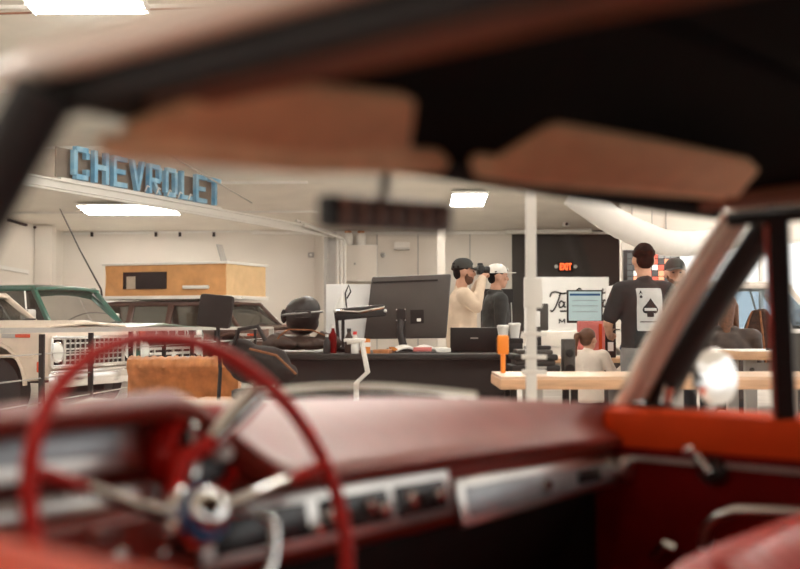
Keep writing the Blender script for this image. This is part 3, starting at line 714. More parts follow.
# ------------------------------------------------------------ trucks (local: +X ahead, front at x = 0)
def truck(name, label, cat, loc, heading, paint, style='pickup', grille='grid', glassm='glass_truck', hood=1.13, roofz=1.74, xw=-1.5, lat=.95, letters=None, seatm='seat_beige', roofm=None, rear=-3.0):
    t = thing(name, label, cat, loc, heading)
    W = lat; bx = -4.7; bz = hood-.02
    pr = [(0, .58), (.015, bz-.12), (-.02, bz-.03), (-.10, bz), (bx+.1, bz-.03), (bx, bz-.1), (bx, .52)]
    for cx in (-3.75, -.70):
        pr += [(cx-.50, .50)]+[(cx-.47*math.cos(math.radians(a)), .46+.47*math.sin(math.radians(a))) for a in range(8, 173, 15)]+[(cx+.50, .50)]
    pr += [(-.02, .54)]
    Mx = Matrix(((1, 0, 0, 0), (0, 0, -1, W), (0, 1, 0, 0), (0, 0, 0, 1)))
    body = MB().prism(pr, Mx, 2*W).build('body', paint, t, bevel=.045)
    # body crease lines along both sides
    for sg in (-1, 1):
        MB().bar((-.03, sg*(W+.002), bz-.22), (bx+.05, sg*(W+.002), bz-.22), .012, .012).build('side_moulding', 'chrome_dull' if style == 'suv' else paint, body)
        MB().tube([(-.10, sg*(W-.004), bz-.34), (-1.7, sg*(W-.004), bz-.345), (bx+.1, sg*(W-.004), bz-.35)], .02, 8).build('side_crease', paint, body)
        # flared arch lips
        for cx in (-3.75, -.70):
            MB().tube([(cx-.485*math.cos(math.radians(a)), sg*W, .46+.485*math.sin(math.radians(a))) for a in range(0, 181, 12)], .026, 8).build('arch_lip', paint, body)
    # bonnet
    rows = [[(x, y*.80*W, hood-.03+.05*(1-abs(y)**3)*(1 if x < -.1 else .55)+.012*(abs(y) < .3)) for y in lin(-1, 1, 12)] for x in lin(-.03, xw+.02, 8)]
    MB().sheet(rows).build('bonnet', paint, t, solid=.03, bevel=.008)
    # greenhouse
    rt = rear; yb = W-.07; yt = W-.22; wb = Vector((xw, 0, hood)); xt = xw-.48
    bl = hood-.01
    roofm = roofm or paint
    rows = []
    for x in lin(xt+.10, rt-.06, 8):
        e = min(1, min(abs(x-(xt+.10)), abs(x-(rt-.06)))/.25)
        rows.append([(x, y*(yt+.03), roofz-.06+.06*(1-abs(y)**4)*(.45+.55*e)) for y in lin(-1, 1, 12)])
    MB().sheet(rows).build('roof', roofm, t, solid=.05, bevel=.012)
    def pil(nm, p, q, w, h): return MB().bar(p, q, w, h).build(nm, roofm if nm != 'door_pillar' else paint, t, bevel=.008)
    xs = [xt-.02-(1.05)]+([rt] if style == 'pickup' else [xt-1.95, rt])
    if style == 'pickup': xs = [rt]
    for sg in (-1, 1):
        pil('front_pillar', (xw-.02, sg*yb, bl), (xt+.02, sg*yt, roofz-.03), .055, .07)
        for i, x in enumerate(xs):
            pil('rear_pillar' if i == len(xs)-1 else 'door_pillar', (x-.02, sg*(yb-.01), bl), (x-.02, sg*yt, roofz-.03), .05, .12 if i < len(xs)-1 else .16)
        pil('roof_rail', (xt+.05, sg*yt, roofz-.035), (rt, sg*yt, roofz-.035), .05, .06)
        prev = xw
        cor = [(xw-.06, xt-.02)]+[(x, x) for x in xs]
        for (a0, a1), (c0, c1) in zip(cor, cor[1:]):
            MB().quad((a0, sg*(yb-.012), bl), (c0, sg*(yb-.012), bl), (c1, sg*(yt-.004), roofz-.05), (a1, sg*(yt-.004), roofz-.05)).build('side_window', glassm, t)
        # vent window bar
        MB().bar((xw-.42, sg*(yb+.002), bl), (xt-.12, sg*(yt+.004), roofz-.05), .02, .02).build('vent_bar', 'chrome_dull', t)
        mr_ = MB().box((xw-.30, sg*(W+.13), hood+.12), (.06, .17, .15), bev=.025).build('mirror', 'chrome_dull' if style == 'pickup' else 'trim_white', t)
        MB().tube([(xw-.32, sg*(W-.04), hood+.02), (xw-.30, sg*(W+.10), hood+.06)], .012, 8).build('mirror_arm', 'chrome_dull', mr_)
    MB().sheet([[(xw+.02-.05*abs(y)**2, y*(yb-.02), hood+.02) for y in lin(-1, 1, 8)], [(xt+.03-.05*abs(y)**2, y*(yt-.02), roofz-.07) for y in lin(-1, 1, 8)]]).build('windscreen', glassm, t)
    MB().sheet([[(rt-.02, y*(yb-.05), bl) for y in (-1, 1)], [(rt-.02, y*(yt-.02), roofz-.06) for y in (-1, 1)]]).build('rear_window', glassm, t)
    for y in (-.35, .35):
        MB().tube([(xw+.06, y, hood+.03), (xw+.03, y+.25, hood+.06), (xw+.02, y+.5 if y < 0 else y+.42, hood+.06)], .012, 6).build('wiper', 'black_rubber', t)
    MB().box((xw-.16, 0, hood+.0), (.30, 2*yb-.1, .06), bev=.02).build('dash_top', 'dark_interior', t)
    for y in (-.38, .38):
        s_ = MB().box((xt-.75, y, hood+.05), (.16, .52, .46), bev=.05).build('seat_backrest', seatm, t)
        MB().box((xt-.76, y, hood+.34), (.10, .26, .16), bev=.04).build('headrest', seatm, s_)
    MB().tube([(xw-.36+.19*math.sin(a)*.45, .38+.19*math.cos(a), hood+.06+.19*math.sin(a)*.9) for a in lin(0, 2*math.pi, 24)[:-1]], .013, 8, closed=True).build('steering_wheel', 'black_plastic', t)
    # front
    gw = W*.86
    g = MB()
    zc = bz-.30; gh = .33
    fr_ = MB()
    for z in (zc-gh/2, zc+gh/2): fr_.box((.03, 0, z), (.05, 2*gw, .045), bev=.01)
    for y in (-gw, gw): fr_.box((.03, y, zc), (.05, .045, gh), bev=.01)
    G = fr_.build('grille', 'chrome', t)
    MB().box((.018, 0, zc), (.02, 2*gw-.04, gh-.03)).build('grille_backing', 'black_matte', G)
    m = MB()
    if grille == 'grid':
        for i in range(1, 5): m.box((.036, 0, zc-gh/2+gh*i/5), (.014, 1.18, .018))
        for i in range(-6, 7): m.box((.040, i*.095, zc), (.014, .014, gh-.05))
        for y in (-.60, .60): m.box((.04, y, zc), (.02, .03, gh-.04))
        m.build('grille_bars', 'chrome_dull', G)
        MB().box((.045, 0, zc-.24), (.06, 2*gw+.06, .075), bev=.02).build('grille_sill', 'chrome', t)
    else:
        for i in range(3): m.box((.045, 0, zc-.14+i*.075), (.03, 1.24, .040), bev=.01)
        for i in range(-2, 3): m.box((.05, i*.25, zc-.07), (.025, .04, .19))
        m.build('grille_bars', 'chrome_dull', G)
        MB().box((.06, 0, zc-.10), (.02, .11, .06), bev=.01).build('grille_badge', 'lamp_glass', G)
    for sg in (-1, 1):
        hl_ = MB().lathe([(.115, -.02), (.125, .0), (.122, .02), (.105, .026)], (.03, sg*.72, zc+.0), (1, 0, 0), 28).build('headlight', 'chrome', t)
        MB().lathe([(.104, .018), (.09, .035), (.05, .046), (.001, .05)], (.03, sg*.72, zc), (1, 0, 0), 28).build('lens', 'lamp_glass', hl_)
        MB().box((.045, sg*.74, zc-.30), (.03, .22, .06), bev=.012).build('turn_signal', 'marker_orange' if grille == 'grid' else 'lamp_glass', t)
        MB().box((-.03, sg*(W-.012), zc-.16), (.05, .05, .12), bev=.012).build('side_marker', 'marker_red', t)
        b_ = MB().box((-.42, sg*(W+.006), bz-.11), (.24, .018, .05), bev=.008).build('fender_badge', 'steel_grey', t)
        MB().box((-.25, sg*(W+.008), bz-.11), (.20, .02, .042), bev=.01).build('badge_lamp', 'marker_red', b_)
    if letters:
        MB().box((.02, 0, bz-.085), (.03, 1.34, .10), bev=.01).build('letter_bar', 'black_matte', t)
        Ml = Matrix(((0, 0, 1, .036), (1, 0, 0, 0), (0, 1, 0, bz-.085), (0, 0, 0, 1)))
        MB().text(letters, Ml, .15, .004, .004, 1, 3.2).build('bonnet_lettering', 'chrome_dull', t)
        for sg in (-1, 1): MB().box((.03, sg*.76, bz-.09), (.03, .15, .11), bev=.02).build('corner_lamp', 'marker_red' if sg < 0 else 'lamp_glass', t)
    bp = MB().box((.16, 0, .52), (.12, 2*W+.02, .17), bev=.035).build('bumper', 'chrome', t)
    for sg in (-1, 1): MB().box((.06, sg*.55, .50), (.16, .06, .08)).build('bumper_bracket', 'black_matte', bp)
    for cx in (-3.75, -.70):
        for sg in (-1, 1):
            wh = MB().lathe([(.20, -.11), (.34, -.12), (.385, -.09), (.39, 0), (.385, .09), (.34, .12), (.20, .11)], (cx, sg*(W-.14), .39), (0, sg, 0), 30).build('wheel', 'black_rubber', t)
            MB().lathe([(.205, .08), (.17, .10), (.10, .06), (.06, .12), (.001, .125)], (cx, sg*(W-.14), .39), (0, sg, 0), 24).build('hub_cap', 'chrome_dull', wh)
    MB().box((-2.5, 0, .52), (4.3, 1.0, .12)).build('chassis', 'black_matte', t)
    return t
HD = math.atan2(-.34, .94)
fc = P(92, 350, 13.4); 
truck('pickup_truck', 'cream pickup truck nearest the railing with a rectangular grid grille', 'truck', (fc.x, fc.y, 0), HD, 'truck_cream', hood=1.15, roofz=1.56, xw=-1.45, seatm='dark_interior')
gc = P(170, 350, 16.0)
gt = truck('pickup_truck', 'green pickup truck behind the cream one, lettered bar across its nose', 'truck', (gc.x, gc.y, 0), HD, 'truck_green', grille='bars', letters='FORD', hood=1.11, roofz=1.70, xw=-1.36, rear=-2.95, seatm='dark_interior', glassm='glass_dark')
bc_ = P(288, 330, 21.2)
bt = truck('camper_truck', 'dark brown truck carrying the orange canvas camper', 'truck', (bc_.x, bc_.y, 0), HD-.02, 'truck_brown', style='suv', hood=1.06, roofz=1.55, xw=-.55, rear=-4.4, glassm='glass_dark')
a_ = P(103, 296, 22.6); a_.z = 1.54; MB().tube([a_, P(101, 289, 22.6), P(80, 250, 22.7), P(60, 209, 22.8)], [.03, .02, .015, .011], 6).build('antenna', 'black_plastic', bt, world=True)
# the pop-up camper: canvas box, white tray and lid
L0 = bt.matrix_basis.copy()
cp = thing('pop_up_camper', 'orange canvas pop-up camper box on the dark brown truck', 'camper', L0 @ Vector((-2.25, 0, 1.60)), HD-.02)
cl, cw, ch = 1.35, .78, .60
def canvas(face):
    m = MB(); n1 = 28; n2 = 8
    for_rows = []
    for i in range(n1+1):
        row = []
        for j in range(n2+1):
            u = -1+2*i/n1; v = j/n2; wv = .018*math.sin(u*9+v*3)*math.sin(math.pi*v)+.012*math.sin(u*23-v*5)*math.sin(math.pi*v)
            z = .06+v*ch
            if face == 'r': row.append((u*cl, -cw+.0-wv, z))
            if face == 'l': row.append((u*cl, cw+wv, z))
            if face == 'f': row.append((cl+wv*.5, u*cw, z))
            if face == 'b': row.append((-cl-wv*.5, u*cw, z))
        for_rows.append(row)
    return m.sheet(for_rows)
for f_, m_ in (('r', 'canvas_orange'), ('l', 'canvas_orange'), ('f', 'canvas_light'), ('b', 'canvas_light')):
    o = canvas(f_).build('canvas_side' if f_ in 'rl' else 'canvas_end', m_, cp, solid=.01)
    if m_ == 'canvas_light': o['label'] = 'paler canvas end'
MB().box((0, 0, .03), (2*cl+.10, 2*cw+.10, .07), bev=.015).build('tray', 'trim_white', cp)
MB().box((0, 0, ch+.08), (2*cl+.10, 2*cw+.10, .05), bev=.015).build('lid', 'trim_white', cp)
wn_ = MB().box((-.42, -cw-.035, .36), (.98, .03, .33), bev=.01).build('window', 'black_matte', cp)
MB().box((-.72, -cw-.053, .32), (.20, .01, .24)).build('window_flap', 'seat_beige', wn_)
MB().cyl((.45, -cw-.05, .22), (1.0, -cw-.05, .22), .035).build('awning_roll', 'trim_white', cp)
MB().bar((.98, -.2, ch+.10), (.86, -.2, ch+.46), .22, .02).build('roof_vent', 'steel_grey', cp)
MB().bar((-cl, -cw-.08, .02), (cl+.4, -cw-.08, .02), .03, .03).build('roof_rack_bar', 'trim_white', cp)
# pale truck by the window at the right
rc_ = P(812, 330, 14.6)
truck('pickup_truck', 'pale cream truck with blue tinted glass before the bright window', 'truck', (rc_.x+.9, rc_.y, 0), math.radians(-6), 'truck_white', style='suv', hood=1.10, roofz=1.68, xw=-.92, rear=-3.4, glassm='glass_blue')
# ------------------------------------------------------------ railing of dark posts, pale top rail and cables
def rl(d): return Vector((-2.53+.113*(d-7.86), d, 0))
rail = thing('cable_railing', 'low railing of dark posts and thin cables before the trucks', 'railing', rl(7.86))
ds = [6.98]+[7.86+i*.885 for i in range(9)]
for dd_ in ds:
    MB().bar(rl(dd_), rl(dd_)+Vector((0, 0, 1.10)), .035, .035).build('post', 'black_matte', rail, world=True)
top = [rl(6.5)+Vector((0, 0, 1.135)), rl(14.95)+Vector((0, 0, 1.095))]
MB().bar(*top, .05, .035).build('top_rail', 'steel_grey', rail, world=True)
for z in (.45, .62, .79, .96):
    MB().tube([rl(6.5)+Vector((0, 0, z)), rl(14.95)+Vector((0, 0, z))], .005, 6).build('cable', 'steel_grey', rail, world=True)
MB().bar(rl(14.95), rl(14.95)+Vector((0, 0, 1.10)), .06, .06).build('end_post', 'steel_grey', rail, world=True)
# tan leather seat in front of the railing
a = P(124, 357, 9.0); b = P(236, 357, 9.0)
sx0, sx1 = a.x, b.x; zt = a.z
so = thing('bench_seat', 'tan leather bench seat with a ruffled top behind the steering wheel', 'seat', ((sx0+sx1)/2, 9.0, 0))
hw = (sx1-sx0)/2
rows = []
for i in range(49):
    s = -1+2*i/48; wv = .014*math.sin(i*1.9)+.008*math.sin(i*.7)
    rows.append([(s*hw, .10, .40), (s*hw, .14+wv*.3, zt-.16), (s*hw, .08+wv*.6, zt-.09), (s*hw, .10, zt-.03+wv*.4), (s*hw, .18, zt+wv*.5), (s*hw, .26, zt-.02), (s*hw, .30, zt-.2), (s*hw, .30, .4)])
MB().loftc(rows).build('backrest', 'leather_tan', so, smooth=60)
for i in range(3):
    MB().box((-hw+hw/3+i*hw*2/3, -.16, .48), (hw*2/3-.01, .50, .20), bev=.05).build('cushion', 'leather_tan', so)
MB().box((0, -.02, .24), (hw*2-.04, .6, .26), bev=.02).build('base', 'jacket_brown', so)
for sx in (-1, 1):
    for sy in (-.25, .22): MB().cyl((sx*(hw-.08), sy, 0), (sx*(hw-.08), sy, .12), .025).build('leg', 'black_matte', so)
# black office chair
q = P(212, 327, 7.9)
ch_ = thing('office_chair', 'black high office chair with a square padded backrest by the tan seat', 'chair', (q.x, 8.05, 0), math.radians(-12))
zb_ = q.z
MB().box((0, 0, zb_+.115), (.26, .06, .24), rot=Matrix.Rotation(math.radians(5), 4, 'Y') @ Matrix.Rotation(math.radians(-8), 4, 'X'), bev=.03).build('backrest', 'black_matte', ch_)
MB().tube([(0, .04, zb_+.05), (0, .10, zb_-.32), (0, .06, zb_-.58), (0, -.1, zb_-.60)], .015, 8).build('back_stem', 'black_plastic', ch_)
MB().box((0, -.2, zb_-.58), (.44, .44, .08), bev=.03).build('seat', 'black_matte', ch_)
MB().cyl((0, -.2, .1), (0, -.2, zb_-.60), .03).build('gas_lift', 'chrome_dull', ch_)
for i in range(5):
    a = i*2*math.pi/5; lg = MB().bar((0, -.2, .10), (.28*math.cos(a), -.2+.28*math.sin(a), .07), .045, .035).build('leg', 'black_plastic', ch_)
    MB().ell((.28*math.cos(a), -.2+.28*math.sin(a), .035), (.03, .03, .035)).build('caster', 'black_rubber', lg)
# ------------------------------------------------------------ black workbench and what stands on it
BD = 7.5
a = P(270, 354, BD); b = P(522, 354, BD); bz = .972
wb_ = thing('workbench', 'long black workbench in the middle of the shop', 'workbench', ((a.x+b.x)/2, BD+.5, 0))
bwid = b.x-a.x
MB().box((0, 0, bz-.02), (bwid, 1.0, .04), bev=.01).build('top', 'black_plastic', wb_)
MB().box((0, -.44, bz-.26), (bwid-.06, .03, .44)).build('front_panel', 'black_matte', wb_)
MB().box((0, .44, .30), (bwid-.06, .03, .1)).build('stretcher', 'black_matte', wb_)
for sx in (-1, 1):
    for sy in (-1, 1): MB().box((sx*(bwid/2-.06), sy*.42, .48), (.06, .06, .93)).build('leg', 'black_matte', wb_)
def onb(px, y): u = (px-400)/FPX; return Vector((u*y, y, bz))
# big dark monitor seen from the back
my_ = 8.25
c0 = P(372, 277, my_+.06); c1 = P(451, 274, my_-.05); c2 = P(446, 338, my_-.07); c3 = P(364, 339, my_+.04)
mo = thing('monitor', 'big dark monitor seen from behind on the black workbench', 'monitor', onb(408, my_))
m = MB(); nn = (c1-c0).cross(c3-c0).normalized(); nn = nn if nn.y < 0 else -nn
A_ = [p+nn*.012 for p in (c0, c1, c2, c3)]; B_ = [p-nn*.03 for p in (c0, c1, c2, c3)]
vs = [m.bm.verts.new(p) for p in A_+B_]
for q in ((0, 1, 2, 3), (7, 6, 5, 4), (0, 4, 5, 1), (1, 5, 6, 2), (2, 6, 7, 3), (3, 7, 4, 0)): m.bm.faces.new([vs[i] for i in q])
sh = m.build('housing', 'monitor_back', mo, world=True, bevel=.012)
ex = (c1-c0).normalized(); ez = nn.cross(ex); ez = ez if ez.z > 0 else -ez; cc = (c0+c1+c2+c3)/4
def mp(x, z, o=0): return cc+ex*x+ez*z+nn*(.012+o)
MB().bar(mp(-.26, .19, 0), mp(.23, .19, 0), .012, .012, up=ez).build('vent_slot', 'black_matte', sh, world=True)
MB().bar(mp(-.08, -.06, .01), mp(-.015, -.06, .01), .03, .085, up=ez).build('mount_plate', 'black_plastic', sh, world=True)
for x in (-.08, -.015):
    for z in (-.10, -.02): MB().ell(mp(x, z, .026), (.006,)*3).build('screw', 'chrome', sh, world=True)
MB().bar(mp(.02, -.075, .0), mp(.12, -.075, .0), .008, .10, up=ez).build('port_recess', 'black_matte', sh, world=True)
MB().bar(mp(.068, -.10, .006), mp(.098, -.10, .006), .004, .022, up=ez).build('port_label', 'paper_white', sh, world=True)
MB().tube([mp(-.05, -.08, -.01), mp(-.05, -.20, .04), Vector((cc.x-.03, my_-.08, bz+.02))], [.03, .028, .03], 10).build('stand_neck', 'black_plastic', mo, world=True)
MB().box((cc.x-.03, my_-.08, bz+.01), (.26, .20, .02), bev=.006).build('stand_foot', 'black_plastic', mo, world=True)
# laptop, its lid toward us
ly = 7.95; l0 = P(449, 328, ly); l1 = P(497, 327, ly); q = onb(474, ly)
lp = thing('laptop', 'black laptop with its lid toward us right of the big monitor', 'laptop', q)
lw_ = l1.x-l0.x; lh = l0.z-bz
MB().box((0, -.016, lh/2+.005), (lw_, .014, lh), rot=Matrix.Rotation(math.radians(9), 4, 'X'), bev=.006).build('lid', 'black_plastic', lp)
MB().box((0, -.027, lh*.58), (.055, .004, .008), rot=Matrix.Rotation(math.radians(9), 4, 'X')).build('lid_badge', 'chrome_dull', lp)
MB().box((0, .13, .010), (lw_, .26, .02), bev=.006).build('base', 'black_plastic', lp)
# papers and magazines
def sheet_stack(name, label, cat, c, w, d_, h, rz, m, group=None):
    o = MB().box((c[0], c[1], c[2]+h/2), (w, d_, h), rz, bev=.002).build(name, m); return tag(o, label, cat, group)
q = onb(418, 7.85)
o = thing('magazine', 'open white magazine with orange pages on the black workbench', 'magazine', onb(416, 7.82), math.radians(6))
rows = [[(x, y, .012+.030*math.sin(math.pi*abs(x)/.15)*.8+.05*(y+.12)) for y in (-.12, 0, .12)] for x in lin(-.15, .15, 16)]
MB().sheet(rows).build('pages', 'paper_white', o, solid=.010)
MB().box((.03, -.125, .025), (.13, .012, .03), bev=.004).build('printed_band', 'red_plastic', o)
MB().sheet([[(x, y, .02+.05*(y+.12)) for y in (-.12, .12)] for x in (-.18, -.14)]).build('cover_edge', 'marker_orange', o, solid=.01)
sheet_stack('paper_stack', 'stack of white papers between the open magazine and the laptop', 'paper', onb(441, 7.98), .11, .22, .03, .1, 'paper_white')
sheet_stack('catalogue', 'orange edged catalogue lying left of the open magazine', 'book', onb(384, 7.70), .11, .2, .025, -.2, 'leather_tan')
# white bent metal stand
q = onb(357, 7.45)
t = thing('metal_stand', 'white bent metal bracket standing before the workbench', 'stand', (q.x, 7.30, 0))
z1 = P(357, 342, 7.3).z
for s_ in (0, .11): MB().tube([(-.06, s_, z1), (.035, s_, z1), (.075, s_, z1-.20), (.0, s_, z1-.27), (0, s_, .0)], .016, 8).build('bent_leg', 'trim_white', t)
MB().box((-.01, .055, z1+.012), (.14, .16, .02), bev=.004).build('plate', 'trim_white', t)
# desk lamp with long chrome head
q = onb(339, 8.0)
t = thing('desk_lamp', 'black desk lamp with a long shiny flat head left of the monitor', 'lamp', q)
zz = P(340, 315, 8.0).z-bz
MB().lathe([(.07, 0), (.075, .01), (.06, .025), (.02, .03)], (0, 0, 0)).build('base', 'black_plastic', t)
MB().tube([(0, 0, .02), (-.01, .03, zz*.5), (-.02, 0, zz)], .012, 8).build('arm', 'black_plastic', t)
hd = MB().bar((-.03, 0, zz), (.335, -.02, zz+.035), .10, .085).build('head', 'tv_black', t, bevel=.015)
MB().tube([(-.02, -.05, zz+.028), (.15, -.06, zz+.02), (.33, -.06, zz+.055)], .012, 8).build('head_trim', 'chrome', hd)
MB().ell((-.025, -.056, zz+.03), (.014,)*3).build('pivot', 'lamp_glass', t); MB().ell((.335, -.065, zz+.03), (.012,)*3).build('end_knob', 'lamp_glass', hd)
# helmet with goggle strap resting on a brown jacket
q = onb(302, 7.85)+Vector((0, 0, .008))
t = thing('jacket', 'crumpled brown leather jacket under the black helmet', 'jacket', q)
m = MB()
for i in range(26):
    a = random.uniform(0, 6.28); r = random.uniform(.02, .2); zr = random.uniform(.03, .05); m.ell((r*1.15*math.cos(a), r*.7*math.sin(a), zr+.012), (random.uniform(.07, .13), random.uniform(.05, .1), zr), Matrix.Rotation(random.uniform(0, 3), 4, 'Z'), 2)
m.ell((0, 0, .06), (.17, .13, .045)); m.cap((-.15, -.06, .085), (-.23, -.14, .06), .05, .042); m.cap((.15, -.03, .09), (.25, -.12, .065), .055, .045)
m.build('leather', 'jacket_brown', t, remesh=.014, it=2, disp=.03)
MB().tube([(-.19, -.13, .03), (-.14, -.16, .11), (-.08, -.15, .155), (.08, -.14, .15), (.20, -.10, .10)], .006, 8).build('zip_edge', 'throw_edge', t)
zq = P(303, 334, 7.85).z
t = thing('helmet', 'black helmet with a grey goggle strap on the brown jacket', 'helmet', (q.x, 7.87, bz+.185))
h0 = zq-bz-.165
m = MB(); m.ell((0, 0, .125+h0), (.125, .15, .115)); m.ell((0, .03, .06+h0), (.118, .125, .09)); m.ell((.03, .0, .15+h0), (.10, .14, .10)); m.box((0, .13, .13+h0), (.19, .16, .03), bev=.01)
sh = m.build('shell', 'black_plastic', t, remesh=.009, it=4)
rows = []
for k in lin(0, 1, 40):
    a = 2*math.pi*k; rows.append((.131*math.cos(a), .154*math.sin(a), .125+h0+.012*math.cos(a)))
MB().tube(rows[:-1], .022, 8, closed=True, flat=.4, up=(0, 0, 1)).build('goggle_strap', 'shirt_grey', t)
MB().ell((-.128, -.02, .105+h0), (.022, .045, .05)).build('ear_cup', 'black_matte', t)
MB().box((.02, -.152, .12+h0), (.11, .02, .05), bev=.008).build('strap_clip', 'black_plastic', t)
# white board standing behind, paper cone, bottles, little boxes, cables
a = P(326, 284, 8.35); b = P(370, 284, 8.35)
t = tag(MB().box(((a.x+b.x)/2, 8.38, (a.z+bz)/2), (b.x-a.x, .02, a.z-bz)).build('white_board', 'sign_white'), 'white board standing on the workbench behind the desk lamp', 'board')
q = onb(343, 8.24); zt_ = P(343, 296, 8.24).z
t = thing('wall_hook_stand', 'small stand with a white paper cone and looped cable behind the lamp', 'stand', q)
MB().cyl((0, 0, 0), (0, 0, zt_-bz-.08), .012).build('post', 'black_matte', t); MB().box((0, 0, .008), (.14, .12, .016), bev=.004).build('foot', 'black_matte', t)
MB().lathe([(.055, -.02), (.004, .13)], (-.01, -.03, zt_-bz-.09), (.1, 0, 1), 20).build('paper_cone', 'paper_white', t)
MB().tube([(.03, -.05, zt_-bz-.10), (.02, -.06, zt_-bz+.02), (.045, -.06, zt_-bz+.08), (.06, -.05, zt_-bz+.03), (.03, -.05, zt_-bz-.02)], .006, 6).build('cable_loop', 'black_rubber', t)
t.name = 'cone_stand'
def bottle(px, y, h, r, m, capm, label, group=None):
    t = thing('bottle', label, 'bottle', onb(px, y), 0, group)
    MB().lathe([(r*.95, 0), (r, .01), (r, h*.62), (r*.45, h*.78), (r*.4, h*.88)], (0, 0, 0), seg=18).build('body', m, t); MB().lathe([(r*.48, h*.86), (r*.48, h), (r*.3, h)], (0, 0, 0), seg=16).build('cap', capm, t)
bottle(333, 7.66, .20, .026, 'car_red', 'paper_white', 'dark red bottle with a white cap below the desk lamp')
bottle(349, 7.66, .17, .03, 'jacket_brown', 'black_plastic', 'brown bottle with a black cap below the desk lamp')
bottle(355, 7.60, .15, .028, 'lamp_glass', 'red_bright', 'clear bottle with a red cap beside the desk lamp base')
bottle(327, 7.62, .13, .024, 'black_plastic', 'chrome_dull', 'black bottle with a metal cap right of the brown jacket')
q = onb(365, 7.62)
t = thing('carton', 'small orange and white carton on the workbench by the white bracket', 'box', q, .3)
MB().box((0, 0, .05), (.06, .06, .10), bev=.003).build('body', 'marker_orange', t); MB().box((0, 0, .06), (.063, .063, .03)).build('label_band', 'paper_white', t)
t = MB()
for i in range(5):
    p = [Vector((random.uniform(-.14, .14), random.uniform(-.06, .06), .015+.05*random.random())) for _ in range(7)]; p[0].z = p[-1].z = .008
    f_ = []
    for k in range(6):
        for s in (0, .25, .5, .75): f_.append(p[k].lerp(p[k+1], s*s*(3-2*s)))
    t.tube([v*.62+onb(345, 7.82) for v in f_], .006, 6)
tag(t.build('cable_tangle', 'black_rubber'), 'tangle of black cables on the workbench under the lamp', 'cable')
# dark bag left on the end of the bench side, on its own stool
q = P(260, 350, 7.1)
t = thing('stool', 'low black stool carrying the black bag left of the workbench', 'stool', (q.x, 7.1, 0))
MB().lathe([(.17, 0), (.18, .02), (.18, .05), (.16, .06)], (0, 0, .70)).build('seat', 'black_matte', t)
for i in range(4):
    a = math.pi/4+i*math.pi/2; MB().cyl((.12*math.cos(a), .12*math.sin(a), .70), (.18*math.cos(a), .18*math.sin(a), 0), .014).build('leg', 'black_plastic', t)
t = thing('bag', 'slumped black bag with loose straps on a low stool left of the workbench', 'bag', (q.x, 7.1, .78))
m = MB(); m.ell((0, 0, .13), (.20, .13, .13)); m.ell((.10, 0, .09), (.15, .12, .08)); m.ell((-.12, 0, .18), (.12, .09, .12))
m.build('body', 'black_matte', t, remesh=.014, it=2, disp=.03)
MB().tube([(-.16, -.06, .26), (-.12, -.10, .36), (.0, -.12, .38), (.05, -.12, .29)], .014, 8).build('handle', 'black_rubber', t)
MB().tube([(-.05, -.13, .24), (.12, -.15, .20), (.24, -.10, .08)], .008, 6).build('strap', 'throw_edge', t)
# orange tool, two paper cups at the end of the bench
zt_ = P(503, 335, 6.3).z+bz-.9005
t = thing('scraper', 'orange handled tool standing upright on the left end of the counter', 'tool', (P(503, 350, 6.3).x, 6.3, .9005))
MB().cyl((0, 0, 0), (0, 0, zt_-bz-.05), .014).build('shaft', 'orange_plastic', t); MB().box((0, 0, zt_-bz-.055), (.066, .04, .11), bev=.015).build('head', 'orange_plastic', t)
def cup(px, y, h, label, z=None):
    t = thing('paper_cup', label, 'cup', onb(px, y) if z is None else Vector(((px-400)/FPX*y, y, z)))
    MB().lathe([(.030, 0), (.042, h), (.044, h+.004), (.040, h), (.029, .008)], (0, 0, 0), seg=20).build('body', 'paper_white', t)
    MB().lathe([(.044, h), (.043, h+.012), (.034, h+.016), (.001, h+.016)], (0, 0, 0), seg=20).build('lid', 'paper_white', t)
# side table with the stacked black trays
q = P(538, 383, 7.0); 
t = thing('side_table', 'low black table under the stack of black trays', 'table', (q.x, 7.13, 0)); tz = .80
MB().box((.03, 0, tz-.015), (.46, .42, .03), bev=.006).build('top', 'black_plastic', t)
for sx in (-1, 1):
    for sy in (-1, 1): MB().box((sx*.19+.03, sy*.18, tz/2-.015), (.04, .04, tz-.03)).build('leg', 'black_matte', t)
tx = q.x
zz = tz
for i, (w_, h_, dx, ds_) in enumerate(((.34, .075, -.02, 'lowest black tray of the stack on the low table'), (.31, .07, -.02, 'middle black tray of the stack on the low table'), (.28, .065, -.02, 'topmost black tray of the stack on the low table'))):
    t = thing('tray', ds_, 'tray', (tx+dx, 7.11, zz), 0, 'stack of black trays')
    MB().box((0, 0, h_*.3), (w_, .34, h_*.6), bev=.012).build('body', 'black_plastic', t)
    MB().box((0, 0, h_*.8), (w_-.06, .30, h_*.4), bev=.008).build('rim', 'monitor_back', t)
    MB().box((.02, -.172, h_*.4), (w_*.3, .008, .014)).build('label_strip', 'steel_grey', t)
    zz += h_+.001
t = thing('card_terminal', 'black upright terminal with a pale panel on top of the trays', 'terminal', (tx+.01, 7.11, zz))
zt_ = P(540, 307, 7.3).z-zz
MB().box((0, 0, .012), (.16, .14, .024), bev=.006).build('base', 'black_plastic', t)
MB().box((.0, .0, .09), (.05, .03, .14), bev=.006).build('neck', 'black_plastic', t)
MB().box((0.01, 0, zt_/2+.07), (.12, .035, zt_-.10), bev=.008).build('housing', 'monitor_back', t)
MB().box((.0, -.02, zt_*.6+.03), (.032, .008, .10), bev=.003).build('panel', 'sign_white', t)
t = thing('speaker', 'small square black speaker right of the stacked trays', 'speaker', (tx+.205, 7.10, tz))
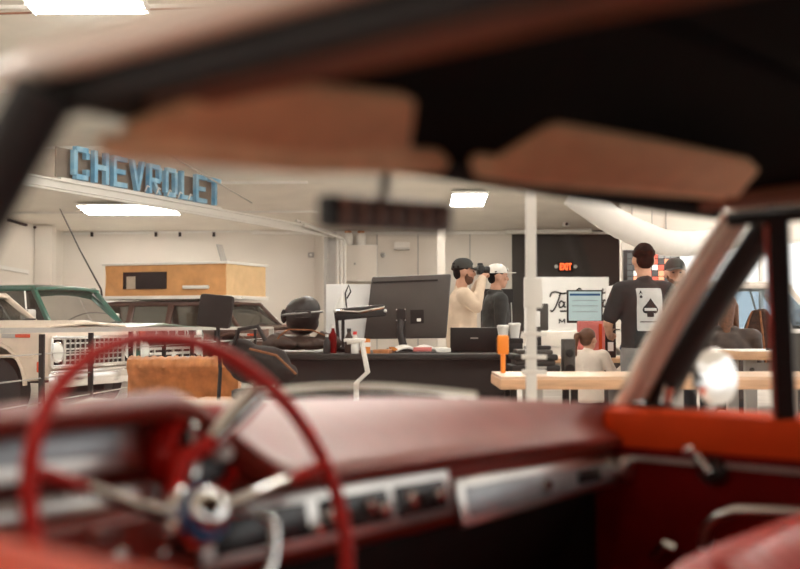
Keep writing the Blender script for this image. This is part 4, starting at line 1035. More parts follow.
MB().box((0, 0, .14), (.075, .12, .28), bev=.008).build('cabinet', 'monitor_back', t); MB().cyl((0, -.06, .19), (0, -.068, .19), .026).build('cone', 'black_matte', t); MB().cyl((0, -.06, .09), (0, -.068, .09), .03).build('cone', 'black_matte', t)
# cups on a little black ledge beside the orange tool
kb = P(508, 338, 7.75).z-bz
t = thing('storage_box', 'black box under two paper cups on the workbench end', 'box', onb(509, 7.75)); MB().box((0, 0, kb/2), (.17, .2, kb), bev=.006).build('body', 'black_plastic', t); MB().box((0, 0, kb-.02), (.176, .206, .03), bev=.004).build('lid', 'black_matte', t)
for px, h, s_ in ((503, .075, 'smaller white paper cup on the left of the black box'), (514.5, .09, 'larger white paper cup on the right of the black box')):
    cup(px, 7.75, h, s_, bz+kb)
# slim white post with clips, near the car
q = P(531, 320, 4.6)
t = thing('white_post', 'slim white post from floor to ceiling right of the mirror', 'post', (q.x, 4.6, 0))
MB().box((0, 0, 2.6), (.042, .042, 5.2), bev=.006).build('shaft', 'paper_white', t); MB().box((0, 0, .01), (.16, .16, .02), bev=.004).build('foot_plate', 'trim_white', t)
for py in (334, 357, 372):
    z = P(531, py, 4.6).z; MB().box((.012, 0, z), (.10, .05, .018), bev=.004).build('clip', 'trim_white', t)
a = P(523, 279, 4.62); b2 = P(541, 308, 4.62)
MB().box((.006, -.03, (a.z+b2.z)/2), (b2.x-a.x, .01, a.z-b2.z), bev=.002).build('card_holder', 'paper_white', t)
# ------------------------------------------------------------ counter in front at the right
cz = .90; cx0 = P(520, 380, 5.9).x-.1; cx1 = 3.2
t = thing('counter', 'long wood topped counter running across the right of the picture', 'counter', ((cx0+cx1)/2, 6.2, 0))
w_ = cx1-cx0
MB().box((0, 0, cz-.008), (w_, .6, .016)).build('top_sheet', 'wood_top', t)
MB().box((0, 0, cz-.042), (w_+.01, .61, .052), bev=.006).build('top', 'wood_edge', t)
for x in lin(-w_/2+.2, w_/2-.2, 3): 
    for y in (-.2, .2): MB().box((x, y, (cz-.07)/2), (.06, .06, cz-.07)).build('leg', 'steel_grey', t)
MB().box((0, 0, .35), (w_-.3, .5, .03)).build('shelf', 'wood_edge', t)
# smaller table at the right
t = thing('work_table', 'thick wooden table with grey legs beside the draped chair', 'table', (P(790, 350, 7.6).x, 7.9, 0)); wz = .985
hw_ = P(790, 350, 7.6).x-P(740, 350, 7.6).x
MB().box((0, 0, wz-.03), (hw_*2, .62, .058), bev=.006).build('top', 'wood_edge', t); MB().box((0, 0, wz), (hw_*2-.02, .58, .006)).build('mat', 'paper_white', t)
for sx in (-1, 1):
    for sy in (-.2, .22):
        l = MB().box((sx*(hw_-.10), sy, (wz-.06)/2), (.08, .05, wz-.06)).build('leg', 'steel_grey', t)
        MB().cyl((sx*(hw_-.10), sy-.025, wz-.13), (sx*(hw_-.10), sy-.04, wz-.13), .018).build('bolt', 'chrome', l)
MB().box((0, -.22, wz-.14), (hw_*2-.2, .03, .12)).build('apron', 'steel_grey', t)
tag(MB().bar((P(768, 349, 7.7).x, 7.72, wz+.012), (P(784, 350, 7.7).x, 7.80, wz+.012), .02, .012).build('marker_pen', 'black_plastic'), 'black pen lying on the thick wooden table', 'pen')
# grey cabinet at the far right edge
q = P(796, 330, 7.2); zt_ = P(796, 331, 7.2).z
t = thing('metal_cabinet', 'dark grey metal cabinet with a pale top at the far right', 'cabinet', (q.x+.16, 7.1, 0))
MB().box((0, 0, zt_/2), (.40, .42, zt_-.02), bev=.008).build('body', 'monitor_back', t); MB().box((0, 0, zt_), (.42, .44, .025), bev=.005).build('top', 'sign_white', t)
MB().box((-.02, -.215, zt_/2), (.34, .015, zt_-.12), bev=.004).build('door', 'steel_grey', t)
t = thing('speaker', 'tall black speaker standing on the grey cabinet', 'speaker', (q.x+.13, 7.12, zt_+.0125))
MB().box((0, 0, .14), (.16, .2, .28), bev=.01).build('cabinet', 'black_plastic', t); MB().cyl((0, -.10, .10), (0, -.108, .10), .05).build('cone', 'black_matte', t)
# chair under a brown throw
q = P(766, 330, 9.3)
t = thing('dining_chair', 'tall wooden chair hidden under the brown throw', 'chair', (q.x, 9.35, 0))
MB().box((0, -.02, .70), (.36, .36, .05), bev=.01).build('seat', 'wood_edge', t)
for sx in (-1, 1):
    for sy in (-1, 1): MB().box((sx*.15, -.02+sy*.15, .34), (.035, .035, .68)).build('leg', 'wood_edge', t)
MB().box((-.01, .05, .93), (.05, .025, .42), bev=.008).build('backrest', 'wood_edge', t)
ztp = P(762, 311, 9.3).z
rows = []
for k in lin(0, 1, 14):
    row = []
    for j in range(36):
        a = 2*math.pi*j/36; rx = .06+.19*k**.8+.02*k*math.sin(5*a+1); ry = .05+.17*k**.9
        row.append((rx*math.cos(a)+.03*k-.02, ry*math.sin(a)+.05, ztp-(ztp-.75)*k+(.02*math.sin(3*a)*k)))
    rows.append(row)
t = thing('throw', 'dark brown throw with rusty edges draped over a tall chair', 'throw', (q.x, 9.35, .74))
MB().sheet([[(0.01+.05*math.cos(2*math.pi*j/36)*.3, .05+.015*math.sin(2*math.pi*j/36), ztp+.015) for j in range(36)]]+rows, closed=True).build('cloth', 'throw_brown', t, solid=.012).location = (0, 0, -.74)
m = MB()
for j0 in (19, 26): m.tube([Vector(r[j0])*1.0+Vector((-.006, -.012, -.74)) for r in rows], .009, 6)
m.build('edging', 'throw_edge', t)
# ------------------------------------------------------------ middle desk with pale screen, red case
dz = .86; q = P(592, 345, 10.0)
t = thing('desk', 'dark desk carrying the pale screen in front of the small child', 'desk', (q.x, 10.15, 0))
dw = 1.05
MB().box((0, 0, dz-.02), (dw, .6, .04), bev=.006).build('top', 'wood_edge', t)
MB().box((-dw/2+.2, .02, dz/2-.02), (.36, .52, dz-.05), bev=.006).build('drawer_unit', 'trim_white', t)
MB().box((dw/2-.16, .02, dz/2-.02), (.28, .52, dz-.05), bev=.006).build('drawer_unit', 'black_plastic', t)
for i in range(3): MB().box((-dw/2+.2, -.245, .15+.26*i), (.32, .012, .22), bev=.003).build('drawer', 'trim_white', t)
ma = P(567, 290, 10.1); mb = P(603, 323, 10.1)
t = thing('monitor', 'pale blue screen on the dark desk in front of the banner', 'monitor', ((ma.x+mb.x)/2, 10.12, dz))
mw2 = mb.x-ma.x; zc = (ma.z+mb.z)/2-dz; mh = ma.z-mb.z
MB().box((0, 0, zc), (mw2, .03, mh), bev=.006).build('housing', 'black_plastic', t); MB().box((0, -.018, zc+.004), (mw2-.03, .006, mh-.035)).build('screen', 'screen_pale', t)
MB().box((0, -.022, zc+mh*.36), (mw2-.05, .003, .02)).build('screen_header', 'emblem_blue', t)
for k_ in (.18, .02, -.16): MB().box((0, -.022, zc+mh*k_), (mw2-.09, .003, .006)).build('screen_line', 'gauge_silver', t)
MB().box((0, .03, zc/2), (.06, .03, zc), bev=.006).build('stand_neck', 'black_plastic', t); MB().box((0, .02, .01), (.22, .18, .02), bev=.004).build('stand_foot', 'black_plastic', t)
ca = P(577, 321, 9.95); cb = P(604, 345, 9.95)
t = thing('plastic_case', 'pinkish red plastic case on the desk below the pale screen', 'case', ((ca.x+cb.x)/2, 9.93, dz))
hh = ca.z-dz
MB().box((0, 0, hh/2), (cb.x-ca.x, .10, hh), bev=.015).build('shell', 'red_plastic', t); MB().box((.075, -.055, hh*.55), (.03, .012, hh*.75), bev=.004).build('ridge', 'marker_red', t)
for i, (px, lab, m_) in enumerate(((609, 'black speaker box right of the red case', 'black_plastic'),)):
    q2 = Vector(((px-400)/FPX*10.1, 10.1, dz)); t = thing('speaker', lab, 'speaker', q2); MB().box((0, 0, .19), (.10, .12, .38), bev=.008).build('cabinet', m_, t); MB().cyl((0, -.06, .25), (0, -.066, .25), .035).build('cone', 'black_matte', t)
    MB().box((0, -.064, .10), (.05, .006, .08)).build('badge_panel', 'sign_white', t)
# white framed board just right of the pale screen
a = P(606, 286, 11.4); b3 = P(617, 322, 11.4)
t = thing('standing_sign', 'narrow pale board standing left of the man with the card tee', 'sign', ((a.x+b3.x)/2, 11.4, 0))
MB().box((0, 0, (a.z+b3.z)/2), (b3.x-a.x, .02, a.z-b3.z), bev=.003).build('board', 'sign_white', t); MB().cyl((0, .02, 0), (0, .02, a.z-.1), .015).build('post', 'black_matte', t); MB().box((0, .02, .01), (.3, .25, .02)).build('foot', 'black_matte', t)
# second desk with the blue bundle behind the man in black
q = P(627, 340, 10.4)
t = thing('blue_bundle', 'dark blue cloth bundle on the desk left of the man with the card tee', 'cloth', (P(622, 335, 10.2).x+.06, 10.1, dz))
m = MB(); m.ell((.0, 0, .085), (.10, .10, .07)); m.ell((.07, .02, .115), (.10, .09, .075)); m.build('cloth', 'blue_cloth', t, remesh=.012, it=2, disp=.025)
bpy.data.objects['blue_bundle'].location.z = dz
# television and its stand on the side wall
a = P(617, 250, 19.9); b4 = P(680, 285, 19.9)
a.x = max(a.x, XP+.01)
t = thing('television', 'wall screen showing a mosaic of small red and white pictures', 'screen', ((a.x+b4.x)/2, 19.93, (a.z+b4.z)/2))
tw = b4.x-a.x; th = a.z-b4.z
MB().box((0, 0, 0), (tw, .08, th), bev=.01).build('housing', 'tv_black', t)
pic = [mat('pic_red', (.5, .08, .05), .4, emit=(.6, .10, .06), estr=.6), mat('pic_white', (.6, .58, .55), .4, emit=(.7, .68, .64), estr=.6), mat('pic_orange', (.6, .25, .12), .4, emit=(.9, .30, .18), estr=.7), mat('pic_grey', (.2, .2, .2), .4, emit=(.22, .23, .22), estr=.6), mat('pic_dark', (.05, .05, .05), .4, emit=(.05, .06, .06), estr=.5)]
random.seed(11)
for i in range(8):
    for j in range(5):
        MB().box((-tw/2+.06+(tw-.12)*(i+.5)/8, -.043, -th/2+.05+(th-.1)*(j+.5)/5), ((tw-.12)/8-.012, .006, (th-.1)/5-.012)).build('picture_tile', random.choice([pic[0], pic[1], pic[1], pic[2], pic[3], pic[3], pic[3], pic[4], pic[4]]), t)
# cabinets at the back wall
a = P(338, 244, 29.2); b5 = P(377, 281, 29.2)
t = thing('wall_cabinet', 'square white wall cabinet beside the grey steel column', 'cabinet', ((a.x+b5.x)/2, 29.72, b5.z))
ww = b5.x-a.x; hh = a.z-b5.z
MB().box((0, 0, hh/2), (ww, .5, hh), bev=.01).build('carcass', 'trim_white', t)
dr = MB().box((0, -.26, hh/2), (ww-.04, .03, hh-.04), bev=.008).build('door', 'wall_white', t); MB().ell((-.08, -.29, hh*.48), (.03, .03, .03)).build('knob', 'steel_grey', dr)
for i, (px, lab) in enumerate(((348, 'left'), (361, 'right'))):
    u = (px-400)/FPX; q = Vector((u*29.6, 29.6, a.z+.001)); t = thing('jar', '%s one of two pale jars on top of the white wall cabinet' % lab, 'jar', q)
    MB().lathe([(.12, 0), (.13, .03), (.13, .26), (.09, .33)], (0, 0, 0), seg=18).build('body', 'trim_white', t); MB().lathe([(.095, .32), (.095, .38), (.08, .39)], (0, 0, 0), seg=18).build('lid', 'leather_tan', t)
q = P(383, 255, 29.96)
t = thing('panel_knob', 'round grey knob on the white panel right of the wall cabinet', 'fitting', q); MB().lathe([(.07, 0), (.07, .03), (.04, .06), (.001, .06)], (0, -.0, 0), (0, -1, 0)).build('body', 'steel_grey', t); MB().cyl((0, -.055, 0), (0, -.075, 0), .015).build('pin', 'black_matte', t)  # round knob of the white door panel
q = P(402, 246, 29.85)
t = thing('wall_box', 'shallow white box on the wall panel above the monitor', 'box', q); MB().box((0, 0, 0), (.42, .25, .2), bev=.02).build('body', 'trim_white', t); MB().box((0, -.128, -.07), (.38, .01, .02)).build('slot', 'steel_grey', t)
q = P(311, 255, 29.9)
t = thing('wall_box', 'tiny grey box high on the wall left of the steel column', 'box', q); MB().box((0, 0, 0), (.16, .12, .14), bev=.02).build('body', 'steel_grey', t); MB().cyl((0, -.06, 0), (0, -.07, 0), .03).build('dial', 'trim_white', t)
a = P(276, 325, 26); b6 = P(291, 332, 26)
t = thing('tool_chest', 'red tool chest low against the back wall left of the helmet', 'chest', ((a.x+b6.x)/2+.1, 27, 0))
MB().box((0, 0, a.z/2), (b6.x-a.x+.35, .6, a.z), bev=.02).build('body', 'trim_white', t); MB().box((0, -.02, a.z-.08), (b6.x-a.x+.36, .62, .17), bev=.02).build('lid', 'red_bright', t)
# ------------------------------------------------------------ people (local: +Y ahead, +X their right, built for 1.75 m and scaled)
def hand(m, wr, d, pn, curl=.5, sc=1.0, sidev=None):
    """palm and five bent fingers; d: along the hand, pn: palm side"""
    d = d.normalized(); pn = (pn-d*pn.dot(d)).normalized(); sd = d.cross(pn) if sidev is None else sidev
    m.cap(wr, wr+d*.05*sc, .023*sc, .026*sc)
    for k, (o, ln) in enumerate(((-.03, .066), (-.010, .076), (.010, .072), (.029, .056))):
        b = wr+d*.075*sc+sd*o*sc*.9
        m.cap(wr+d*.03*sc+sd*o*.6*sc, b, .013*sc, .0105*sc)
        d1 = (d*math.cos(curl*.6)+pn*math.sin(curl*.6)); d2 = (d*math.cos(curl*1.5)+pn*math.sin(curl*1.5)); d3 = (d*math.cos(curl*2.2)+pn*math.sin(curl*2.2))
        p1 = b+d1*ln*.45*sc; p2 = p1+d2*ln*.32*sc; p3 = p2+d3*ln*.23*sc
        m.cap(b, p1, .0100*sc, .0092*sc); m.cap(p1, p2, .0092*sc, .0085*sc); m.cap(p2, p3, .0085*sc, .0075*sc)
    t0 = wr+d*.025*sc-sd*.022*sc; t1 = t0+(d*.6-sd*.8+pn*.25).normalized()*.04*sc; t2 = t1+(d*.85-sd*.25+pn*.45).normalized()*.032*sc
    m.cap(t0, t1, .013*sc, .0105*sc); m.cap(t1, t2, .0105*sc, .0085*sc)
def person(name, label, loc, rz, H, arms, shirt, trousers, hair='short', hairm='hair_dark', hat=None, hatm=None, sleeve='long', look=(0, 0), build=1.0, sit=False, child=False, beard=False, untuck=.86, collar=False, stance=.10):
    t = thing(name, label, 'person', loc, rz)
    s = H/1.75; bl = build
    hs = 1.22 if child else 1.0
    hip = .92 if not sit else .60; sh = 1.43; up = 0
    if sit: up = -.32
    def v(x, y, z): return Vector((x, y, z))
    hz = 1.625+up if not child else 1.60+up
    Lk = Matrix.Rotation(look[0], 4, 'Z') @ Matrix.Rotation(look[1], 4, 'X')
    hc = v(0, .02, hz)
    def hd(x, y, z): return hc+(Lk @ Vector((x, y, z)))*hs
    # ---- body
    m = MB()
    m.ell(hc+(Lk @ Vector((0, -.008, .022)))*hs, Vector((.077, .098, .105))*hs, Lk)
    m.ell(hd(0, .028, -.045), Vector((.058, .062, .070))*hs, Lk); m.cap(hd(0, .060, -.088), hd(0, .050, -.080), .026*hs)      # jaw and chin
    m.cap(hd(0, .088, .020), hd(0, .106, -.022), .010*hs, .015*hs)                                                      # nose
    m.cap(hd(-.028, .082, .035), hd(.028, .082, .035), .015*hs)                                                          # brow
    m.cap(hd(-.022, .088, -.056), hd(.022, .088, -.056), .009*hs)                                                        # lips
    for sx in (-1, 1):
        m.ell(hd(sx*.079, -.012, -.004), Vector((.012, .024, .034))*hs, Lk); m.ell(hd(sx*.045, .068, -.012), Vector((.022, .02, .02))*hs, Lk)
    m.cap(v(0, -.015, sh+up+.02), hc+v(0, -.015, -.06*hs), .058*bl, .054)
    m.ell(v(0, 0, 1.30+up), (.165*bl, .105*bl, .18)); m.ell(v(0, .0, 1.08+up), (.145*bl, .10*bl, .18)); m.ell(v(0, -.01, hip+.03), (.165*bl, .115*bl, .13))
    m.cap(v(-.16*bl, 0, sh+up-.02), v(.16*bl, 0, sh+up-.02), .058)
    hipw = .09
    legs = []
    for sx in (-1, 1):
        if sit: L = [v(sx*hipw, 0, hip), v(sx*.13, .40, hip-.01), v(sx*.13, .38, .10)]
        else: L = [v(sx*hipw, 0, hip), v(sx*stance, .015, .49), v(sx*stance, -.01, .09)]
        legs.append(L)
        m.cap(L[0], L[1], .085*bl, .056); m.cap(L[1], L[2], .056, .036); m.cap(L[2]+v(0, -.02, -.045), L[2]+v(0, .14, -.06), .034, .028)
    al = []
    for sx, A in zip((-1, 1), arms):
        S0 = v(sx*.185*bl, 0, sh+up-.035); E, Wr, D, PN, cu = [Vector(a) if isinstance(a, tuple) else a for a in A]
        E = E+v(0, 0, up); Wr = Wr+v(0, 0, up); al.append((S0, E, Wr, D))
        m.cap(S0, E, .052*bl, .040); m.cap(E, Wr, .040, .026); hand(m, Wr, D, PN, cu, 1.0 if not child else 1.1, None if sx < 0 else -(D.normalized().cross((PN-D.normalized()*PN.dot(D.normalized())).normalized())))
    def fin(m): bmesh.ops.scale(m.bm, vec=(s, s, s), verts=m.bm.verts); return m
    body = fin(m).build('body', 'skin', t, remesh=.0095*max(s, .8), it=3, smooth=180)
    # ---- eyes
    for sx in (-1, 1):
        e = MB(); e.ell(hd(sx*.030, .083, .008), Vector((.011, .008, .007))*hs, Lk, 2); fin(e).build('eye', 'black_plastic', body)
    # ---- shirt
    m = MB(); k = 1.16
    zb0 = (untuck if not sit else hip-.02)
    m.ell(v(0, -.005, 1.30+up), (.182*bl, .130*bl, .185)); m.ell(v(0, .0, 1.12+up), (.172*bl, .126*bl, .20))
    m.cap(v(-.15*bl, -.005, sh+up-.03), v(.15*bl, -.005, sh+up-.03), .074); m.cap(v(0, -.01, sh+up-.02), v(0, -.012, sh+up+.035), .082, .066)
    rows = []
    for z, f in ((zb0, 1.0), ((zb0+1.12+up)/2, 1.0), (1.16+up, .98), (1.30+up, .95)):
        rows.append([v(.182*bl*f*math.cos(2*math.pi*j/28), -.003+.136*bl*f*math.sin(2*math.pi*j/28), z) for j in range(28)])
    m.loftc(rows)
    for (S0, E, Wr, D), sx in zip(al, (-1, 1)):
        m.cap(v(sx*.15*bl, 0, sh+up-.03), S0, .072*bl, .070*bl)
        if sleeve == 'long': m.cap(S0, E, .070*bl, .056); m.cap(E, Wr+(E-Wr).normalized()*.01, .056, .042)
        else:
            E2 = S0.lerp(E, .78); m.cap(S0, E2, .072*bl, .066*bl)
    if collar:
        m.tube([v(.072*math.cos(a), -.01+.066*math.sin(a), sh+up+.045+.0*a) for a in lin(0, 2*math.pi, 20)[:-1]], .022, 8, closed=True)
    so_ = fin(m).build('shirt' if not collar else 'jacket', shirt, t, remesh=.0115*max(s, .8), it=4, smooth=180, disp=.016)
    if collar:
        m = MB(); m.tube([v(.0, .15*bl, sh+up-.06), v(.0, .155*bl, 1.2+up), v(0, .15*bl, zb0+.04)], .008, 6); fin(m).build('zip', 'steel_grey', so_)
    # ---- trousers, shoes
    m = MB(); m.ell(v(0, -.01, hip+.02), (.176*bl, .126*bl, .12))
    for L in legs: m.cap(L[0], L[1], .098*bl, .075); m.cap(L[1], L[2]+v(0, 0, .02), .075, .058)
    fin(m).build('trousers', trousers, t, remesh=.013*max(s, .8), it=3, smooth=180, disp=.014)
    for L in legs:
        m = MB(); m.cap(L[2]+v(0, -.03, -.045), L[2]+v(0, .15, -.052), .044, .038); m.box(L[2]+v(0, .05, -.078), (.085, .27, .024), bev=.01)
        fin(m).build('shoe', 'shoe_dark', t, remesh=.01, it=2, smooth=180)
    # ---- hair
    m = MB()
    if hair == 'short':
        for i in range(46):
            a = random.uniform(0, 6.283); e = random.uniform(-.05, 1.35); r_ = Vector((.072*math.cos(a)*math.cos(e), -.022+.086*math.sin(a)*math.cos(e), .040+.085*math.sin(e)))
            if r_.y > .045 and r_.z < .085: continue
            m.ell(hd(*r_), Vector((.022, .022, .018))*hs, Lk, 1)
        m.ell(hd(0, -.026, .055), Vector((.080, .088, .085))*hs, Lk); m.ell(hd(0, -.055, .0), Vector((.070, .05, .07))*hs, Lk)
    if hair == 'long':
        m.ell(hd(0, -.020, .048), Vector((.086, .098, .090))*hs, Lk); m.cap(hd(0, -.06, .02), hd(0, -.075, -.20), .072*hs, .045*hs)
        for sx in (-1, 1): m.cap(hd(sx*.07, -.02, .03), hd(sx*.085, .0, -.19), .030*hs, .02*hs)
    if hair == 'ponytail':
        m.ell(hd(0, -.020, .044), Vector((.085, .096, .088))*hs, Lk); m.ell(hd(0, -.05, .0), Vector((.072, .055, .065))*hs, Lk)
        m.cap(hd(-.03, -.095, .06), hd(-.055, -.135, .045), .030*hs, .034*hs); m.cap(hd(-.055, -.135, .045), hd(-.075, -.135, -.06), .034*hs, .024*hs); m.cap(hd(-.075, -.135, -.06), hd(-.075, -.12, -.17), .024*hs, .010*hs)
    ho = fin(m).build('hair', hairm, t, remesh=.008, it=1, smooth=180)
    if hair == 'ponytail':
        m = MB(); m.tube([hd(-.055+.026*math.cos(a), -.128, .052+.026*math.sin(a)) for a in lin(0, 6.283, 16)[:-1]], .010, 6, closed=True); fin(m).build('hair_tie', 'shirt_cream', ho)
    if beard:
        m = MB(); m.ell(hd(0, .030, -.064), Vector((.0625, .060, .058))*hs, Lk); m.ell(hd(0, .012, -.03), Vector((.078, .030, .05))*hs, Lk); fin(m).build('beard', 'hair_brown', t, remesh=.007, it=1, smooth=180)
    # ---- hat
    if hat:
        m = MB(); rows = []
        for k in lin(0, 1, 8):
            a = k*math.pi/2*.985; r0 = math.cos(a)**.75
            rows.append([hd(.090*r0*math.cos(b), -.012+.108*r0*math.sin(b), .040+.100*math.sin(a)) for b in lin(0, 2*math.pi, 28)[:-1]])
        m.loftc(rows)
        cp_ = fin(m).build('cap', hatm, t)
        m = MB(); rows = []
        for k in lin(0, 1, 5):
            rows.append([hd(.088*math.sin(b)*(1-.25*k), .075*math.cos(b)+(.02+.095*k), .047-.012*k*(hat == 'curved')+(-.018*abs(math.sin(b))**2 if hat == 'curved' else 0)) for b in lin(-1.3, 1.3, 12)])
        m.sheet(rows); fin(m).build('cap_brim', hatm, cp_, solid=.006)
    return t, hd, so_, s
down = lambda sx: ((sx*.24, -.02, 1.13), (sx*.26, .06, .90), (0, .15, -1), (-sx, .2, 0), .6)
# the man in beige lifting a camera to his eye, facing right
md = 10.8; q = P(462, 300, md)
H1 = 1.79
t1, hd1, so1, s1 = person('person', 'man in a beige shirt and dark cap lifting a camera to his eye', (q.x, md, 0), math.radians(-84), H1,
    [((-.26, .08, 1.27), (-.085, .19, 1.545), (.35, .30, .5), (.6, .3, -.3), .9), ((.27, .09, 1.29), (.09, .18, 1.57), (-.45, .30, .35), (-.6, .4, -.3), .9)],
    'shirt_beige', 'trouser_dark', hat='curved', hatm='cap_grey', hairm='hair_dark', beard=True, look=(0, .02), build=1.08, untuck=.84)
M1 = Matrix.Translation((q.x, md, 0)) @ Matrix.Rotation(math.radians(-84), 4, 'Z')
cpos = M1 @ (Vector((0, .175, 1.650))*s1)
cm = thing('camera', 'black camera with a round lens held up by the man in beige', 'camera', cpos, math.radians(-84))
MB().box((0, 0, 0), (.13, .055, .09), bev=.012).box((0, 0, .05), (.05, .05, .035), bev=.008).build('body', 'black_plastic', cm)
MB().lathe([(.036, .02), (.038, .05), (.042, .07), (.040, .09), (.034, .092)], (0, 0, 0), (0, 1, -.05)).build('lens', 'black_plastic', cm)
MB().lathe([(.033, .0925), (.02, .099), (.001, .101)], (0, 0, 0), (0, 1, -.05)).build('front_glass', 'lamp_glass', cm)
# cap emblem
MB().ell(hd1(.03, .085, .09), (.03, .012, .022)).build('cap_emblem', 'cap_white', [c for c in kids(t1) if c.name.startswith('cap')][0])
# the man in black with a white flat cap, facing right
md2 = 11.3; q = P(496, 300, md2)
t2, hd2, so2, s2 = person('person', 'man in a black jacket and flat-brimmed white cap facing right', (q.x, md2, 0), math.radians(-80), 1.76,
    [down(-1), down(1)], 'jacket_black', 'trouser_dark', hat='flat', hatm='cap_white', collar=True, untuck=.84, build=1.05)
MB().ell(hd2(.0, .098, .085), (.025, .010, .018)).build('cap_emblem', 'steel_grey', [c for c in kids(t2) if c.name.startswith('cap')][0])
q = P(497, 300, 12.3); zp = P(497, 289, 12.3).z
t = thing('folding_screen', 'black panel standing behind the man in the white cap', 'screen', (q.x, 12.3, 0))
MB().box((0, 0, zp/2+.05), (.36, .03, zp-.10), bev=.005).build('panel', 'black_matte', t)
for sx in (-1, 1): MB().box((sx*.14, 0, .05), (.04, .34, .10)).build('foot', 'steel_grey', t)
# the man in the card tee, his back to us
md3 = 8.8; q = P(644, 300, md3); q3 = Vector((q.x, md3, 0)); R3 = math.radians(6)
t3, hd3, so3, s3 = person('person', 'man seen from behind in a black tee with a playing card on the back', q3, R3, 1.80,
    [((-.27, .05, 1.14), (-.20, .26, 1.05), (.35, .9, -.1), (.8, -.3, -.3), .6), ((.27, .05, 1.14), (.20, .27, 1.06), (-.35, .9, -.1), (-.8, -.3, -.3), .6)],
    'shirt_black', 'denim_grey', hair='short', sleeve='short', build=1.0, untuck=.95, beard=False)
bpy.context.view_layer.update()
bv = BVHTree.FromPolygons([v.co for v in so3.data.vertices], [p.vertices for p in so3.data.polygons])
M3 = Matrix.Translation(q3) @ Matrix.Rotation(R3, 4, 'Z'); M3i = M3.inverted()
def on_back(x, z, off):
    h = bv.ray_cast(Vector((x, -1, z)), Vector((0, 1, 0))); y = h[0].y if h[0] else -.13
    return Vector((x, y-off, z))
def back_pt(px, py): 
    w_ = plane_hit(px, py, q3+Vector((0, -.16, 0)), (0, 1, 0)); l = M3i @ w_; return l.x, l.z
cx0_, cz1_ = back_pt(638, 288); cx1_, cz0_ = back_pt(665, 331)
def patch(poly, name, m, off, par, cut=.02):
    """flat print laid on the cloth: outline (x, z), meshed fine, dropped onto the back"""
    mb = MB(); vs = [mb.bm.verts.new((x, 0, z)) for x, z in poly]; f = mb.bm.faces.new(vs)
    bmesh.ops.triangulate(mb.bm, faces=[f])
    for _ in range(4):
        es = [e for e in mb.bm.edges if e.calc_length() > cut]
        if not es: break
        bmesh.ops.subdivide_edges(mb.bm, edges=es, cuts=1); bmesh.ops.triangulate(mb.bm, faces=mb.bm.faces)
    for v_ in mb.bm.verts: v_.co = on_back(v_.co.x, v_.co.z, off)
    return mb.build(name, m, par, solid=.0012)
def rrect(x0, z0, x1, z1, r):
    return [(x1-r+r*math.cos(a), z1-r+r*math.sin(a)) for a in lin(0, math.pi/2, 4)]+[(x0+r-r*math.sin(a), z1-r+r*math.cos(a)) for a in lin(0, math.pi/2, 4)]+[(x0+r-r*math.cos(a), z0+r-r*math.sin(a)) for a in lin(0, math.pi/2, 4)]+[(x1-r+r*math.sin(a), z0+r-r*math.cos(a)) for a in lin(0, math.pi/2, 4)]
card = patch(rrect(cx0_, cz0_, cx1_, cz1_, .012), 'card_print', 'card_grey', .004, so3) 
def spade(cx, cz, r):
    o = []
    for k in lin(0, 1, 10): a = k*math.pi; pass
    right = [(0, 1.0), (.18, .72), (.45, .38), (.72, .08), (.80, -.18), (.70, -.42), (.45, -.52), (.20, -.42), (.08, -.34), (.12, -.62), (.34, -.85)]
    pts = right+[(-x, z) for x, z in reversed(right)][:-1]
    return [(cx+x*r, cz+z*r) for x, z in reversed(pts)]
ccx = (cx0_+cx1_)/2; ccz = (cz0_+cz1_)/2; cw_ = cx1_-cx0_; chh = cz1_-cz0_
patch(spade(ccx, ccz+.01, chh*.24), 'spade_print', 'ink_black', .007, so3, .03)
patch([(ccx-cw_*.24, ccz-chh*.03), (ccx+cw_*.24, ccz-chh*.03), (ccx+cw_*.24, ccz+chh*.035), (ccx-cw_*.24, ccz+chh*.035)], 'band_print', 'card_grey', .009, so3, .03)
patch([(ccx-cw_*.40, cz0_+chh*.20), (ccx+cw_*.40, cz0_+chh*.20), (ccx+cw_*.40, cz0_+chh*.225), (ccx-cw_*.40, cz0_+chh*.225)], 'line_print', 'monitor_back', .007, so3, .03)
patch(spade(cx0_+cw_*.15, cz1_-chh*.20, chh*.045), 'small_spade_print', 'ink_black', .007, so3, .03)
patch(spade(cx1_-cw_*.15, cz0_+chh*.14, chh*.045), 'small_spade_print', 'ink_black', .007, so3, .03)
def letterA(cx, cz, h):
    return [(cx-.45*h, cz-.5*h), (cx-.28*h, cz-.5*h), (cx-.17*h, cz-.18*h), (cx+.17*h, cz-.18*h), (cx+.28*h, cz-.5*h), (cx+.45*h, cz-.5*h), (cx+.08*h, cz+.5*h), (cx-.08*h, cz+.5*h)]
patch(letterA(cx0_+cw_*.15, cz1_-chh*.10, chh*.085), 'letter_print', 'ink_black', .007, so3, .03)
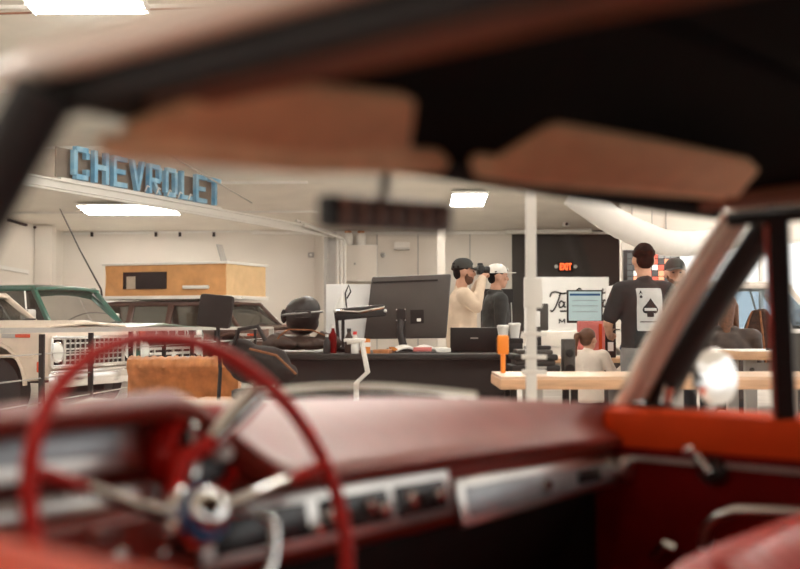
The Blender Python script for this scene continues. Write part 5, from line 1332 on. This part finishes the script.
patch([(2*(cx1_-cw_*.15)-x+0*z, 2*(cz0_+chh*.07)-z) for x, z in letterA(cx1_-cw_*.15, cz0_+chh*.07, chh*.085)], 'letter_print', 'ink_black', .007, so3, .03)
# small child in cream, from behind, reaching to the right
gd = 9.25; q = P(588, 340, gd)
t4, hd4, so4, s4 = person('person', 'small child with a brown ponytail in a cream top reaching toward the desk', (q.x, gd, 0), math.radians(-22), 1.13,
    [((-.24, .06, 1.16), (-.16, .22, 1.22), (.3, .9, .2), (.7, -.2, -.5), .6), ((.33, .05, 1.14), (.42, .20, 1.26), (.1, .6, .8), (-.7, .4, -.1), .5)],
    'shirt_cream', 'trouser_dark', hair='ponytail', hairm='hair_brown', look=(-.35, 0), build=1.12, child=True, untuck=.80)
# man in grey behind, facing us
md5 = 9.35; q = P(675, 300, md5)
t5, hd5, so5, s5 = person('person', 'bearded man in a grey cap and grey tee facing us by the wall screen', (q.x, md5, 0), math.radians(176), 1.71,
    [down(-1), down(1)], 'shirt_grey', 'trouser_dark', hat='curved', hatm='cap_grey', sleeve='short', beard=True, build=1.08)
# seated person in a dark jacket, back to us
q = P(726, 340, 8.75)
t6, hd6, so6, s6 = person('person', 'person with long brown hair in a dark jacket sitting at the thick table', (q.x, 8.75, 0), math.radians(-14), 1.72,
    [((-.24, .12, 1.16), (-.16, .34, 1.08), (.2, .95, 0), (.6, 0, -.7), .5), ((.24, .12, 1.16), (.16, .34, 1.08), (-.2, .95, 0), (-.6, 0, -.7), .5)],
    'jacket_brown', 'trouser_dark', hair='long', hairm='hair_brown', sit=True, build=1.1, collar=True)
st = thing('bar_stool', 'dark stool under the seated person in the dark jacket', 'stool', (q.x, 8.74, 0))
MB().lathe([(.15, 0), (.17, .02), (.17, .045), (.15, .05)], (0, 0, .40)).build('seat', 'black_matte', st)
for i in range(4):
    a = math.pi/4+i*math.pi/2; MB().cyl((.11*math.cos(a), .11*math.sin(a), .40), (.17*math.cos(a), .17*math.sin(a), 0), .014).build('leg', 'steel_grey', st)
